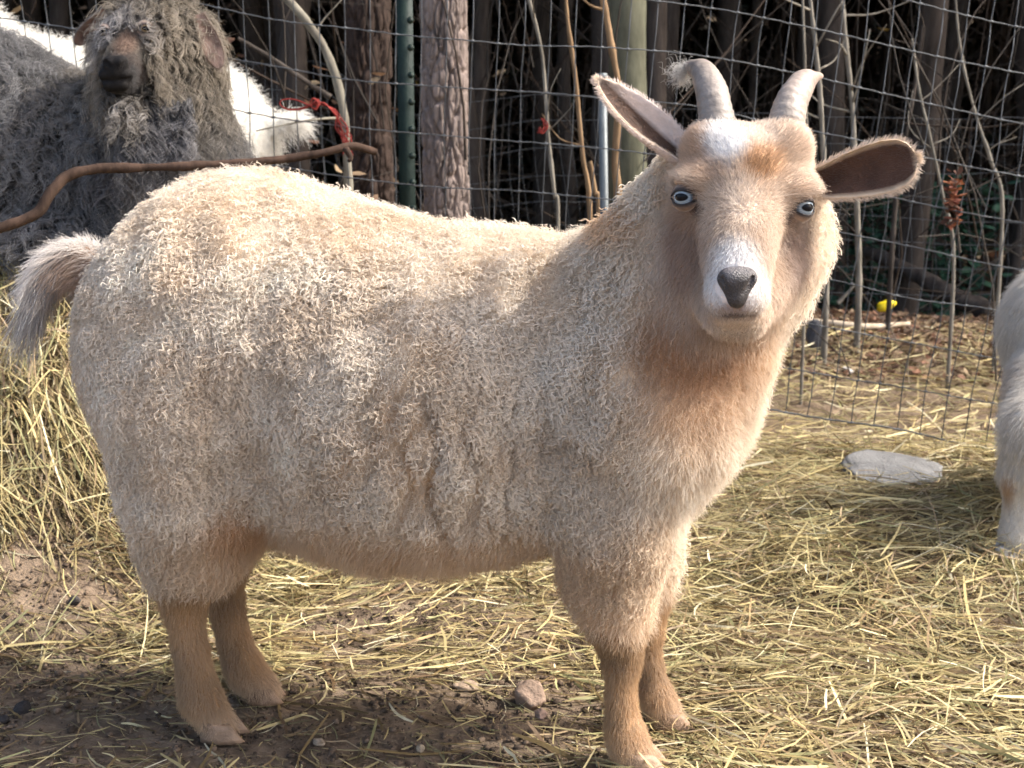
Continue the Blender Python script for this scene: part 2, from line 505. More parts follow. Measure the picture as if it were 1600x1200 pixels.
def straws(cx, cy, L, W, yaw, pitch, lift, col, rg, segs=4, bend=.12, kink=.12):
    """flat bent blades lying about: verts, faces, colours"""
    n = len(cx); s = np.linspace(-.5, .5, segs + 1)
    cz = ground_z(cx, cy) + lift
    b1 = rg.normal(0, bend, n)[:, None]; b2 = rg.normal(0, bend * .5, n)[:, None]
    hasK = (rg.random(n) < .3)[:, None]; ks = rg.uniform(-.3, .3, n)[:, None]; ka = rg.normal(0, .5, n)[:, None]
    a = s[None, :]
    along = a * L[:, None]
    lat = b1 * (a * a * 4 - .4) * L[:, None] * .5 + hasK * np.maximum(a - ks, 0) * np.tan(np.clip(ka, -1, 1)) * L[:, None]
    up = (b2 * (a * a * 4 - .4) * L[:, None] * .35)
    cp, sp = np.cos(pitch)[:, None], np.sin(pitch)[:, None]
    hx = along * cp - up * sp; hz = along * sp + up * cp
    cy_, sy_ = np.cos(yaw)[:, None], np.sin(yaw)[:, None]
    x = cx[:, None] + hx * cy_ - lat * sy_; y = cy[:, None] + hx * sy_ + lat * cy_
    # follow the terrain slope
    g = ground_z(x, y); z = g + lift[:, None] + hz
    z = np.maximum(z, g + .0012)
    roll = rg.normal(0, .5, n)[:, None]
    wx = -sy_ * np.cos(roll); wy = cy_ * np.cos(roll); wz = np.sin(roll) * np.ones_like(wx)
    taper = np.array([.55] + [1.0] * (segs - 1) + [.6])[None, :]
    w = W[:, None] * .5 * taper
    A = np.stack([x + wx * w, y + wy * w, z + wz * w], -1); B = np.stack([x - wx * w, y - wy * w, z - wz * w], -1)
    V = np.stack([A, B], 2).reshape(-1, 3)
    base = np.arange(n)[:, None] * (segs + 1) * 2; k = np.arange(segs)[None, :] * 2
    F = np.stack([base + k, base + k + 1, base + k + 3, base + k + 2], -1).reshape(-1, 4)
    cl = np.repeat(col, (segs + 1) * 2, axis=0)
    return V, F, cl

def hay_colours(n, rg, green=.25):
    pal = np.array([[.43, .35, .185], [.36, .30, .165], [.50, .435, .27], [.29, .24, .13], [.60, .55, .42], [.22, .155, .090], [.29, .28, .15], [.28, .21, .14]])
    w = np.array([.20, .22, .15, .20, .06, .12, green * .4, .14]); w /= w.sum()
    c = pal[rg.choice(len(pal), n, p=w)]
    return c * rg.uniform(.68, 1.32, (n, 1)) * np.array([1.10, 1.09, .98])

def hay_density(x, y):
    """1 = thick hay, 0 = bare trodden soil"""
    q = np.stack([x, y, 0 * x], -1)
    d = .62 + .75 * fbm(q * 3.0, 2, 81) + .25 * fbm(q * 9, 2, 82)
    for (px, py, rx, ry, a) in ((90, 1120, .26, .10, 1.1), (60, 960, .14, .06, .7), (560, 960, .15, .10, .75), (720, 1110, .18, .10, .65), (480, 1150, .16, .06, .7), (640, 1190, .3, .05, .5), (880, 1110, .1, .08, .4)):
        dy = CAM_H / ((SP + (py - 600) / F_PX * CP) / (CP - (py - 600) / F_PX * SP))
        c = P(px, py, dy)
        d = d - a * np.exp(-(((x - c[0]) / rx) ** 2 + ((y - c[1]) / ry) ** 2))
    d = d + .45 * sstep(x, .12, .35) + .35 * sstep(x, -.35, -.6) * sstep(y, 1.5, 1.8)
    d = d - .70 * sstep(y, 3.7, 4.5)
    return np.clip(d, 0.03, 1.15)

def lay_hay(name, n, x0, x1, y0, y1, Lr, Wr, lift_max, seed, label, floor=0.0, thin=1.0, pitch=.12):
    rg = np.random.default_rng(seed)
    x = rg.uniform(x0, x1, n * 3); y = y0 + (y1 - y0) * rg.random(n * 3)
    d = hay_density(x, y) ** thin
    k = rg.random(n * 3) < np.maximum(d, floor); x, y, d = x[k][:n], y[k][:n], d[k][:n]
    m = len(x)
    L = rg.uniform(*Lr, m) * rg.choice([.5, 1, 1, 1.5], m); W = rg.uniform(*Wr, m) * np.minimum(np.exp(rg.normal(0, .32, m)), 1.5)
    swirl = 2.2 * noise3(np.stack([x * 2.2, y * 2.2, 0 * x], -1), 90)
    yaw = np.where(rg.random(m) < .45, swirl + rg.normal(0, .5, m), rg.uniform(0, np.pi * 2, m))
    pk = np.where(rg.random(m) < .12, 3.0, 1.0)
    lift = .002 + lift_max * rg.random(m) ** 1.6 * np.clip(d, 0, 1)
    hc = hay_colours(m, rg) * (.92 + .30 * fbm(np.stack([x * 5, y * 5, 0 * x], -1), 2, 95))[:, None]
    V, F, cl = straws(x, y, L, W, yaw, rg.normal(0, pitch, m) * pk, lift, hc, rg)
    return V, F, cl
parts = [lay_hay('', 8500, -1.25, 1.25, 1.02, 2.0, (.035, .115), (.0012, .0030), .026, 1, ''),
         lay_hay('', 14000, .10, 1.6, 1.05, 2.75, (.035, .115), (.0011, .0028), .045, 2, '', pitch=.18),
         lay_hay('', 12000, -1.5, -.30, 1.45, 2.45, (.03, .11), (.0012, .0030), .055, 3, '', pitch=.28),
         lay_hay('', 8000, -.6, 2.6, 2.3, 4.5, (.05, .16), (.002, .0045), .040, 4, ''),
         lay_hay('', 34000, -1.25, 1.6, 1.02, 2.5, (.010, .045), (.0009, .0022), .008, 5, '', floor=.30)]
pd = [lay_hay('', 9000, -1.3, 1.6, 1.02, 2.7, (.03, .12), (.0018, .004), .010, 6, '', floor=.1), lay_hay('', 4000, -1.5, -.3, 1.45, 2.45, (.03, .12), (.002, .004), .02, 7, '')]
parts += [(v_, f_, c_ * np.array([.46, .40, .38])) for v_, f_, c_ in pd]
def clear_stone(part):
    """no stalks lying over the flat stone"""
    v_, f_, c_ = part; ctr = STONE_AT; m = (np.hypot((v_[:, 0] - ctr[0]) / .100, (v_[:, 1] - ctr[1]) / .10) < 1).reshape(-1, 10).any(1)
    m &= np.random.default_rng(4).random(len(m)) > .06
    keep = np.repeat(~m, 10); idx = np.cumsum(keep) - 1
    fk = keep[f_[:, 0]]; return v_[keep], idx[f_[fk]], c_[keep]
STONE_AT = P(1392, 742, 2.42)
parts = [clear_stone(p_) for p_ in parts]
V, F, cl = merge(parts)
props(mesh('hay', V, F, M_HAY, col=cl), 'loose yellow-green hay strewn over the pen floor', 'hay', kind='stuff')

def blobs(cx, cy, r, rg, col, squash=.7, sub=1):
    """small faceted lumps"""
    ico = np.array([[0, 0, 1], [.894, 0, .447], [.276, .851, .447], [-.724, .526, .447], [-.724, -.526, .447], [.276, -.851, .447],
                    [.724, .526, -.447], [-.276, .851, -.447], [-.894, 0, -.447], [-.276, -.851, -.447], [.724, -.526, -.447], [0, 0, -1]])
    fc = np.array([[0, 1, 2], [0, 2, 3], [0, 3, 4], [0, 4, 5], [0, 5, 1], [1, 6, 2], [2, 7, 3], [3, 8, 4], [4, 9, 5], [5, 10, 1], [2, 6, 7], [3, 7, 8], [4, 8, 9], [5, 9, 10], [1, 10, 6],
                   [6, 11, 7], [7, 11, 8], [8, 11, 9], [9, 11, 10], [10, 11, 6]])
    n = len(cx)
    V = ico[None] * r[:, None, None] * (1 + rg.normal(0, .16, (n, 12, 1))) * np.array([1, 1, squash]) * rg.uniform(.7, 1.3, (n, 1, 3))
    V = V + np.stack([cx, cy, ground_z(cx, cy) + r * .25], -1)[:, None, :]
    F = fc[None] + (np.arange(n) * 12)[:, None, None]
    return V.reshape(-1, 3), F.reshape(-1, 3), np.repeat(col, 12, axis=0)
rgc = np.random.default_rng(17)
n = 26000
x = rgc.uniform(-1.2, 1.2, n); y = rgc.uniform(1.02, 2.1, n)
k = rgc.random(n) > hay_density(x, y) * .75; x, y = x[k], y[k]
col = np.array([[.10, .070, .048]]) * rgc.uniform(.35, 1.5, (len(x), 1))
V, F, cl = blobs(x, y, rgc.uniform(.0006, .0026, len(x)) * rgc.choice([1, 1, 1, 1.4, 2.2], len(x)), rgc, col)
props(mesh('soil_crumbs', V, F, M_CRUMB, col=cl), 'dark crumbs of trodden soil and dung between the hay', 'soil', kind='stuff')
# fallen leaves: curled small sheets
def leaf_litter(n, x0, x1, y0, y1, size, seed, pal, lift=.02, zoff=None):
    rg = np.random.default_rng(seed)
    x = rg.uniform(x0, x1, n); y = rg.uniform(y0, y1, n)
    z = (ground_z(x, y) if zoff is None else zoff(x, y, rg)) + lift * rg.random(n)
    s = rg.uniform(.6, 1.3, n) * size
    A = nrm(rg.normal(0, 1, (n, 3)) * np.array([1, 1, .35])); B = nrm(np.cross(A, rg.normal(0, .5, (n, 3)) + np.array([0, 0, 1.])))
    Cn = np.cross(A, B)
    c = np.stack([x, y, z], -1)
    t = np.array([[-.5, 0, .0], [-.15, .27, .10], [.25, .22, .08], [.55, 0, .02], [.25, -.22, .08], [-.15, -.27, .10], [0.05, 0, -.03]])
    V = c[:, None] + s[:, None, None] * (t[None, :, 0:1] * A[:, None] + t[None, :, 1:2] * B[:, None] + t[None, :, 2:3] * Cn[:, None] * rg.uniform(-1, 2, (n, 1, 1)))
    f = np.array([[0, 6, 1], [1, 6, 2], [2, 6, 3], [3, 6, 4], [4, 6, 5], [5, 6, 0]])
    F = f[None] + (np.arange(n) * 7)[:, None, None]
    pal = np.array(pal); col = pal[rg.integers(0, len(pal), n)] * rg.uniform(.6, 1.2, (n, 1))
    return V.reshape(-1, 3), F.reshape(-1, 3), np.repeat(col, 7, axis=0)
BROWN = [[.17, .105, .066], [.12, .068, .044], [.26, .18, .11], [.10, .062, .042], [.20, .10, .06], [.30, .22, .13]]
V, F, cl = merge([leaf_litter(20000, -1.0, 3.4, 3.5, 5.2, .028, 31, BROWN, .025)])
props(mesh('leaf_litter', V, F, M_LEAF, col=cl), 'reddish brown fallen leaves on the low bank', 'leaves', kind='stuff')
V, F, cl = merge([leaf_litter(9000, -9, 9, 5.2, 12, .10, 32, BROWN, .05), leaf_litter(9000, -22, 22, 11, 30, .22, 33, BROWN, .1)])
props(mesh('woodland_litter', V, F, M_LEAF, col=cl), 'dark brown leaf litter under the trees', 'leaves', kind='stuff')

# ------------------------------------------------------------------ stones and clods that can be picked out
def rock(name, c, size, label, cat, col, seed, group=None, squash=(1, 1, .75), sink=.25, tilt=0.0):
    n = 26
    V, F = sphere_grid(n, n + 8)
    d = 1 + .20 * noise3(V * 1.7 + seed, seed) + .10 * noise3(V * 4.1 + seed, seed + 1) + .04 * noise3(V * 11, seed + 2)
    Vv = V * d[:, None]
    for a in range(6):       # chipped facets
        nn_ = nrm(np.random.default_rng(seed * 13 + a).normal(0, 1, 3)); h = .72
        o = Vv @ nn_; Vv = Vv - nn_ * np.maximum(o - h, 0)[:, None] * .8
    Vv = Vv * np.asarray(squash) * size * .5
    z = ground_z(c[0], c[1])
    if tilt: Vv = np.stack([Vv[:, 0], Vv[:, 1] * math.cos(tilt) - Vv[:, 2] * math.sin(tilt), Vv[:, 1] * math.sin(tilt) + Vv[:, 2] * math.cos(tilt)], -1)
    Vv = Vv + np.array([c[0], c[1], z + size * .5 * squash[2] * (1 - sink * 2)])
    cc = np.array(col) * (.75 + .5 * (noise3(V * 3 + seed, 5) * .5 + .5))[:, None]
    return props(mesh(name, Vv, F, M_STONE, col=cc), label, cat, group)
def on_ground(px, py):
    y = 1.3
    for _ in range(30):
        p_ = P(px, py, y); y += (p_[2] - float(ground_z(p_[0], p_[1]))) * 1.2
    return P(px, py, y)
rock('rock', on_ground(828, 1098), .046, 'fist-sized brown rock on the soil beside the front hooves', 'rock', (.24, .17, .125), 3, squash=(1, .9, .85))
rock('pebble', on_ground(845, 1120), .018, 'small pinkish pebble lying just in front of the brown rock', 'pebble', (.26, .18, .14), 6)
rock('pebble', on_ground(728, 1077), .026, 'flat tan pebble on the soil left of the brown rock', 'pebble', (.25, .185, .13), 7, squash=(1.3, .8, .5))
rock('pebble', on_ground(499, 1163), .014, 'pale round pebble right of the near hind hoof', 'pebble', (.24, .19, .14), 8)
rock('pebble', on_ground(656, 1172), .011, 'tiny pale pebble at the bottom middle', 'pebble', (.25, .20, .14), 9)
rock('dirt_clod', on_ground(36, 1112), .022, 'black dung clod at the lower left corner', 'clod', (.025, .022, .022), 10)
rock('dirt_clod', on_ground(6, 1128), .014, 'small black clod at the left edge of the picture', 'clod', (.03, .026, .025), 11)
rock('dirt_clod', on_ground(118, 942), .018, 'dark clod in the hay left of the hind legs', 'clod', (.035, .03, .028), 12)
rock('dirt_clod', on_ground(60, 720), .028, 'dark lump half buried in the hay heap', 'clod', (.05, .045, .042), 13)
rock('flat_stone', P(1392, 742, 2.45), .124, 'flat grey stone slab half sunk in hay by the fence foot', 'stone', (.145, .143, .14), 15, squash=(1.5, 1.45, .20), sink=-.45, tilt=.17)
rock('upright_stone', on_ground(1272, 552), .105, 'dark pointed stone standing at the foot of the leafy bank', 'stone', (.075, .075, .08), 16, squash=(.55, .5, 1.15), sink=.05)
rock('pale_stone', on_ground(1318, 582), .05, 'small pale stone in the hay behind the fence', 'stone', (.45, .42, .40), 18, squash=(1.2, .8, .45))
# ------------------------------------------------------------------ the woven wire fence
M_WIRE = mat_col('galvanised_wire', rough=.55, var=.3, vscale=30, metallic=.3, base=(.10, .105, .11), bump=.2, bscale=400)
M_POST = mat_col('green_post_paint', rough=.6, var=.3, vscale=25, base=(.007, .018, .0135), bump=.3, bscale=120)
M_PIPE = mat_col('grey_pipe', rough=.5, var=.2, vscale=30, base=(.12, .135, .14), metallic=.2, bump=.2)
FENCE_Y = 2.62
def fence_pt(u, k, seed=0):
    """column coordinate u (metres along), row k (one every 10 cm)"""
    u, k = [a + 0.0 for a in np.broadcast_arrays(np.asarray(u, float), np.asarray(k, float))]
    z = .175 - .155 * u + .02 * np.sin(u * 2.1 + .4) + k * .1 * (1 + .02 * np.sin(u * 5))
    lean = .015 + .085 * sstep(u, -.35, .8)
    x = u + lean * (k * .1) + .004 * noise3(np.stack([u * 9, k * .8, 0 * u], -1), 5)
    z = z + .006 * noise3(np.stack([u * 6, k * 1.3, 0 * u + 3], -1), 6)
    y = FENCE_Y + .03 * np.sin(u * 1.7) + .02 * np.sin(k * .6 + u) + .006 * noise3(np.stack([u * 12, k * 2, 0 * u + 8], -1), 7)
    return np.stack(np.broadcast_arrays(x, y, z), -1)
fence = thing('wire_fence', fence_pt(0., 0.) * np.array([1, 1, 1]), 'grey woven wire fence with small rectangular mesh behind the goat', 'fence')
us = np.arange(-1.6, 2.0, .05)
for u in us:
    k = np.linspace(0, 12, 49)
    path = fence_pt(u, k); path[:, 1] += .0013 * np.cos(k * 2 * np.pi)
    v, f = tube(path, .0012, 5)
    mesh('vertical_wire', v, f, M_WIRE, fence)
for k in range(13):
    u = np.linspace(-1.62, 1.98, 217)
    path = fence_pt(u, float(k)); path[:, 1] -= .0024; path[:, 2] += .0018 * np.abs(np.sin(u * np.pi / .05))
    v, f = tube(path, .0014 if k not in (0, 12) else .0021, 5)
    mesh('horizontal_wire', v, f, M_WIRE, fence)
parts = []
for u in us:
    for k in range(13):
        c = fence_pt(u, float(k)); c[1] -= .0012
        parts.append(tube(np.stack([c + [-.0045, 0, .0008], c + [0, 0, .0012], c + [.0045, 0, .0008]]), [.0020, .0028, .0020], 6))
v, f, _ = merge(parts)
kn = mesh('knot', v, f, M_WIRE, fence); kn['kind'] = 'stuff'

# steel T-post with studs
pb = P(637, 320, 2.655); px0 = pb[0]
gz0 = float(ground_z(px0, 2.655))
post = thing('t_post', (px0, 2.655, gz0), 'dark green steel T-post with knobs behind the wire', 'post')
def box(c, s):
    c = np.asarray(c, float); s = np.asarray(s, float) / 2
    v = np.array([[a, b, d] for a in (-1, 1) for b in (-1, 1) for d in (-1, 1)]) * s + c
    f = np.array([[0, 1, 3, 2], [4, 6, 7, 5], [0, 4, 5, 1], [2, 3, 7, 6], [0, 2, 6, 4], [1, 5, 7, 3]])
    return v, f
v1 = box((px0, 2.650, gz0 + .62), (.034, .004, 1.5)); v2 = box((px0 + .004, 2.668, gz0 + .62), (.005, .032, 1.5))
v, f, _ = merge([(v1[0], v1[1]), (v2[0], v2[1])])
mesh('shaft', v, f, M_POST, post, smooth=False)
for i in range(24):
    zc = gz0 + .05 + i * .055
    pth = np.array([[px0 + .012, 2.648, zc], [px0 + .012, 2.642, zc - .002], [px0 + .012, 2.637, zc - .004]])
    v, f = tube(pth, [.0075, .007, .0045], 8); mesh('stud', v, f, M_POST, post)
pt = P(941, 116, 2.72); g0 = float(ground_z(pt[0], pt[1])) - .05
pipe = thing('pipe_post', (pt[0], pt[1], g0), 'thin grey metal pipe standing left of the upright ear', 'post')
v, f = tube(np.array([[pt[0] + .02, 2.72, g0], [pt[0] + .012, 2.72, .4], [pt[0], 2.72, pt[2]]]), .0095, 14); mesh('pipe', v, f, M_PIPE, pipe)
v, f = tube(np.array([[pt[0], 2.72, pt[2] - .012], [pt[0], 2.72, pt[2] + .002]]), .0108, 14); mesh('cap', v, f, M_PIPE, pipe)

# second, farther fence along the edge of the wood
def fence2(u, k):
    u, k = [a + 0.0 for a in np.broadcast_arrays(np.asarray(u, float), np.asarray(k, float))]
    y = 5.0 + .05 * np.sin(u * 1.3)
    z = ground_z(u, y) + .02 + k * .1 + .01 * np.sin(u * 3 + k)
    return np.stack(np.broadcast_arrays(u + .02 * np.sin(k * .7) + .015 * noise3(np.stack([u * 5, k * .6, 0 * u], -1), 8), y, z), -1)
far = thing('far_wire_fence', (0.9, 5.0, float(ground_z(.9, 5.0))), 'faint second wire fence along the dark edge of the wood', 'fence')
parts = []
for u in np.arange(-1.2, 4.6, .05):
    parts.append(tube(fence2(u, np.linspace(0, 8, 9)), .0011, 4, cap=False))
for k in range(9):
    parts.append(tube(fence2(np.linspace(-1.2, 4.6, 90), float(k)), .0016, 4, cap=False))
v, f, _ = merge(parts); m_ = mesh('wire_mesh', v, f, M_WIRE, far); m_['kind'] = 'stuff'
# ------------------------------------------------------------------ trees, saplings, sticks
def mat_bark(name, c0, c1, zs=.25, scale=26, bump=.8):
    m, nt, out = new_mat(name)
    b = nt.nodes.new('ShaderNodeBsdfPrincipled'); b.inputs['Roughness'].default_value = .92; b.inputs['Specular IOR Level'].default_value = .15
    tc = nt.nodes.new('ShaderNodeTexCoord'); mp = nt.nodes.new('ShaderNodeMapping'); mp.inputs['Scale'].default_value = (1, 1, zs)
    nt.links.new(tc.outputs['Object'], mp.inputs[0])
    n = nt.nodes.new('ShaderNodeTexNoise'); n.inputs['Scale'].default_value = scale; n.inputs['Detail'].default_value = 8; n.inputs['Roughness'].default_value = .65
    nt.links.new(mp.outputs[0], n.inputs['Vector'])
    r = nt.nodes.new('ShaderNodeValToRGB'); e = r.color_ramp.elements
    e[0].position = .32; e[0].color = (*c0, 1); e[1].position = .70; e[1].color = (*c1, 1)
    nt.links.new(n.outputs[0], r.inputs[0]); nt.links.new(r.outputs[0], b.inputs['Base Color'])
    bp = nt.nodes.new('ShaderNodeBump'); bp.inputs['Strength'].default_value = bump; bp.inputs['Distance'].default_value = .006
    nt.links.new(n.outputs[0], bp.inputs['Height']); nt.links.new(bp.outputs[0], b.inputs['Normal']); nt.links.new(b.outputs[0], out.inputs[0])
    return m
M_PINE = mat_bark('pine_bark', (.10, .080, .070), (.27, .215, .19), .3, 40)
M_PINE_DARK = mat_bark('dark_pine_bark', (.022, .015, .012), (.070, .048, .038), .3, 40)
M_SMOOTH = mat_bark('smooth_bark', (.045, .045, .030), (.15, .148, .104), .3, 14, .6)
M_GREYBARK = mat_bark('grey_bark', (.028, .023, .019), (.082, .067, .057), .2, 30)
M_PALE = mat_bark('pale_bark', (.095, .083, .068), (.28, .255, .21), .3, 30, .4)
M_CANE = mat_bark('cane', (.10, .062, .035), (.30, .20, .115), .2, 30, .3)
M_STICK = mat_bark('brown_stick', (.024, .015, .011), (.080, .050, .036), .3, 40, .6)
M_ARCH = mat_bark('mottled_bark', (.055, .045, .036), (.27, .25, .20), .5, 14, .5)
M_TWIG = mat_col('twig', rough=.9, var=.3, vscale=8)
M_NEEDLE = mat_col('needles', rough=.7, var=.3, vscale=3, trans=.15)

def worley2(u, v, seed, per):
    """cell edges on a wrapped strip (u periodic with integer period): distance to second minus first"""
    iu = np.floor(u).astype(np.int64); iv = np.floor(v).astype(np.int64)
    d1 = np.full(u.shape, 9.); d2 = np.full(u.shape, 9.); cid = np.zeros(u.shape)
    for a in (-1, 0, 1):
        for b_ in (-1, 0, 1):
            cu, cv = iu + a, iv + b_; w = np.mod(cu, per)
            hx = hash3(w, cv, 0 * cv, seed); hy = hash3(w, cv, 0 * cv + 1, seed)
            d = np.hypot(cu + hx - u, cv + hy - v)
            nearer = d < d1
            d2 = np.where(nearer, d1, np.minimum(d2, d)); cid = np.where(nearer, hash3(w, cv, 0 * cv + 2, seed), cid); d1 = np.where(nearer, d, d1)
    return d2 - d1, cid

def trunk(name, path, radii, mat, parent, sides=16, n=40, rough=.0, plates=None, seed=1):
    if plates:       # fine rings on the lower trunk only
        fine = spline(path, 4800); zz = fine[:, 2] - fine[0, 2]; cut = int(np.searchsorted(zz, 1.75)); nc = 40
        ids = np.concatenate([np.linspace(0, cut, n - nc).astype(int), np.linspace(cut + 12, 4799, nc).astype(int)])
        pth = fine[ids]; R_ = np.interp(ids / 4799, np.linspace(0, 1, len(radii)), radii)
    else:
        pth = spline(path, n); R_ = np.interp(np.linspace(0, 1, n), np.linspace(0, 1, len(radii)), radii)
    V, F = tube(pth, R_, sides)
    cen = np.concatenate([np.repeat(pth, sides, 0), pth[[0, -1]]])
    D = nrm(V - cen)
    if plates:
        per, vs, depth = plates
        th = np.tile(np.linspace(0, per, sides, endpoint=False), n); vv = np.repeat((pth[:, 2] - pth[0, 2]) * vs, sides)
        wob = .8 * noise3(np.stack([np.cos(th / per * 6.28) * 2, np.sin(th / per * 6.28) * 2, vv * .7], -1), seed)
        e, cid = worley2(th + wob, vv, seed, per)
        e2, _ = worley2(th * 2 + wob * 1.3, vv * 2.6, seed + 4, per * 2)
        disp = depth * (sstep(e, .04, .20) * (.65 + .6 * cid) + .42 * sstep(e2, .02, .2) + .12 * noise3(np.stack([th * 3, vv * 4, 0 * th], -1), seed + 9)) - depth
        V[:-2] += D[:-2] * disp[:, None]
    if rough:
        V = V + D * (rough * fbm(V * 22, 3, seed))[:, None]
    return mesh(name, V, F, mat, parent)

def needle_crown(seed, n, rx, rz):
    """loose crown of needle tufts on branches, centred on the origin"""
    rg = np.random.default_rng(seed)
    d = nrm(rg.normal(0, 1, (n, 3))); r = rg.random(n) ** .45
    c = d * r[:, None] * np.array([rx, rx, rz]); c = c * (1 + .35 * noise3(d * 2.2, seed))[:, None]
    s = rg.uniform(.22, .46, n)
    A = nrm(rg.normal(0, 1, (n, 3))); B = nrm(np.cross(A, rg.normal(0, 1, (n, 3))))
    t = np.array([[-.5, -.18], [.1, -.3], [.5, 0], [.1, .3], [-.5, .18]])
    V = c[:, None] + s[:, None, None] * (t[None, :, :1] * A[:, None] + t[None, :, 1:] * B[:, None])
    F3 = np.array([[0, 1, 4], [1, 3, 4], [1, 2, 3]])[None] + (np.arange(n) * 5)[:, None, None]
    col = np.array([.022, .034, .016]) * rg.uniform(.6, 1.6, (n, 1)) * np.array([1, 1, 1]); 
    return V.reshape(-1, 3), F3.reshape(-1, 3), np.repeat(col, 5, 0)
CROWNS = []
for s_ in range(3):
    V, F, cl = needle_crown(60 + s_, 1500, 1.5, .95)
    o = mesh('crown', V, F, M_NEEDLE, None, smooth=False, col=cl); CROWNS.append(o.data); bpy.data.objects.remove(o)
def crown(parent, z, k, sc=1.0, dx=0, dy=0, rot=0.):
    o = link('crown', CROWNS[k % 3], parent); o.location = (dx, dy, z); o.scale = (sc, sc, sc); o.rotation_euler = (0, 0, rot); return o

def tree(name, px, pyb, wpx, y, mat, label, cat='tree', top=5.2, lean=0.0, plates=None, rough=0.0, sides=20, n=60, seed=1, crown_k=0, crown_z=5.0, crown_s=1.0, group=None, curve=0.0, flare=1.25, taper=.72):
    b_ = P(px, pyb, y); x = b_[0]; z0 = float(ground_z(x, y)) - .06
    r = wpx * y / F_PX / 2
    t = thing(name, (x, y, z0), label, cat, group)
    path = [(x, y, z0), (x + lean * .35 + curve * .02, y, z0 + .4), (x + lean * 1.0 + curve, y + .02, z0 + 1.2), (x + lean * 2.2, y + .05, z0 + 2.6), (x + lean * top * .9, y + .1, z0 + top)]
    trunk('trunk', path, [r * flare, r * 1.04, r, r * .92, r * taper], mat, t, sides, n, rough, plates, seed)
    if crown_s:
        crown(t, crown_z, crown_k, crown_s, dx=lean * top * .9, dy=.1, rot=seed)
    return t
tree('pine_tree', 701, 330, 66, 3.45, M_PINE, 'pine trunk with pale plated bark right of the green post', plates=(17, 9.5, .013), sides=190, n=420, seed=4, lean=-.012, crown_z=6.2, crown_s=.9, top=6)
tree('pine_tree', 578, 300, 66, 4.1, M_PINE_DARK, 'dark pine trunk standing left of the green post', plates=(15, 8.5, .013), sides=150, n=300, seed=7, lean=.0, crown_z=6.4, crown_s=.9, top=6, crown_k=1)
tree('smooth_tree', 986, 330, 56, 3.7, M_SMOOTH, 'smooth greenish grey trunk behind the upright ear', rough=.004, sides=40, n=90, seed=9, lean=-.02, crown_z=6.6, crown_s=.85, top=6, crown_k=2)
tree('smooth_tree', 1026, 330, 30, 4.6, M_GREYBARK, 'slim grey-brown trunk just right of the smooth trunk', rough=.003, sides=24, n=70, seed=12, lean=-.012, crown_z=6.2, crown_s=.9, top=6)
tree('forked_tree', 470, 300, 34, 4.7, M_GREYBARK, 'dim grey trunk behind the red twine', rough=.004, sides=20, n=60, seed=15, lean=-.01, crown_z=6.1, crown_s=.9, top=6, crown_k=1)

def pole(name, pts, wpx, y, mat, label, cat='sapling', dy=0.0, group=None, twigs=0, seed=1, taper=.6, ybase=None, to_ground=True):
    """thin stem through photo points at depth y, rooted in the ground, with side twigs"""
    ys = np.linspace(y, y + dy, len(pts))
    path = [P(a, b, yy) for (a, b), yy in zip(pts, ys)]          # listed from the foot upwards
    if to_ground:
        g = path[0].copy(); dirn = path[0] - path[1]; g = g + dirn * .15; g[2] = float(ground_z(g[0], g[1])) - .03
        if path[0][2] > g[2] + .06: path = [g] + path
    r = wpx * y / F_PX / 2
    loc = path[0]
    t = thing(name, loc, label, cat, group)
    trunk('stem', path, np.linspace(r * 1.1, r * taper, 6), mat, t, 12, 140, r * .30, None, seed)
    if twigs:
        rg = np.random.default_rng(seed); pth = spline(path, 60); parts = []
        for i in range(twigs):
            k = rg.integers(22, 58); d = nrm(rg.normal(0, 1, 3) * np.array([1, .5, .3]) + np.array([0, 0, .7])); L = rg.uniform(.08, .32)
            e = pth[k] + d * L; m_ = pth[k] + d * L * .5 + rg.normal(0, .02, 3)
            parts.append(tube(spline([pth[k], m_, e], 7), np.linspace(r * .4, r * .12, 7), 5))
        v, f, _ = merge(parts); mesh('twigs', v, f, mat, t)['kind'] = 'stuff'
    return t
pole('bare_sapling', [(872, 345), (866, 300), (856, 200), (846, 80), (822, -20), (812, -90)], 6.5, 2.95, M_PALE, 'thin pale bowed sapling in the gap right of the pine trunk', twigs=5, seed=2)
pole('dry_cane', [(922, 345), (910, 240), (900, 130), (886, 20), (880, -80)], 8, 2.9, M_CANE, 'tan dry cane between the thin sapling and the metal pipe', twigs=3, seed=3)
pole('dry_cane', [(966, 345), (962, 250), (967, 150), (955, 70), (941, -10), (930, -80)], 13, 3.0, M_CANE, 'thick brown cane right behind the metal pipe', twigs=4, seed=5)
pole('dry_cane', [(936, 345), (930, 300), (922, 252)], 7, 2.88, M_CANE, 'short broken tan cane stub at the foot of the metal pipe', seed=6, taper=.9)
pole('bare_sapling', [(1292, 400), (1284, 190), (1276, 90), (1264, -20), (1258, -90)], 9, 3.7, M_PALE, 'pale lichened sapling beside the tip of the right horn', twigs=6, seed=8)
pole('bare_sapling', [(1342, 440), (1338, 300), (1331, 160), (1320, 50), (1312, -60)], 10, 3.9, M_PALE, 'pale spindly sapling above the right ear', twigs=6, seed=9)
pole('bare_sapling', [(1262, 330), (1258, 120), (1254, 0), (1250, -80)], 5, 3.3, M_PALE, 'very thin greenish sapling behind the right horn', seed=10)
pole('leaning_branch', [(1566, 330), (1548, 250), (1525, 180), (1502, 85), (1490, -30)], 6, 3.6, M_PALE, 'thin pale branch leaning in the dark wood at the far right', cat='branch', seed=11, twigs=3)
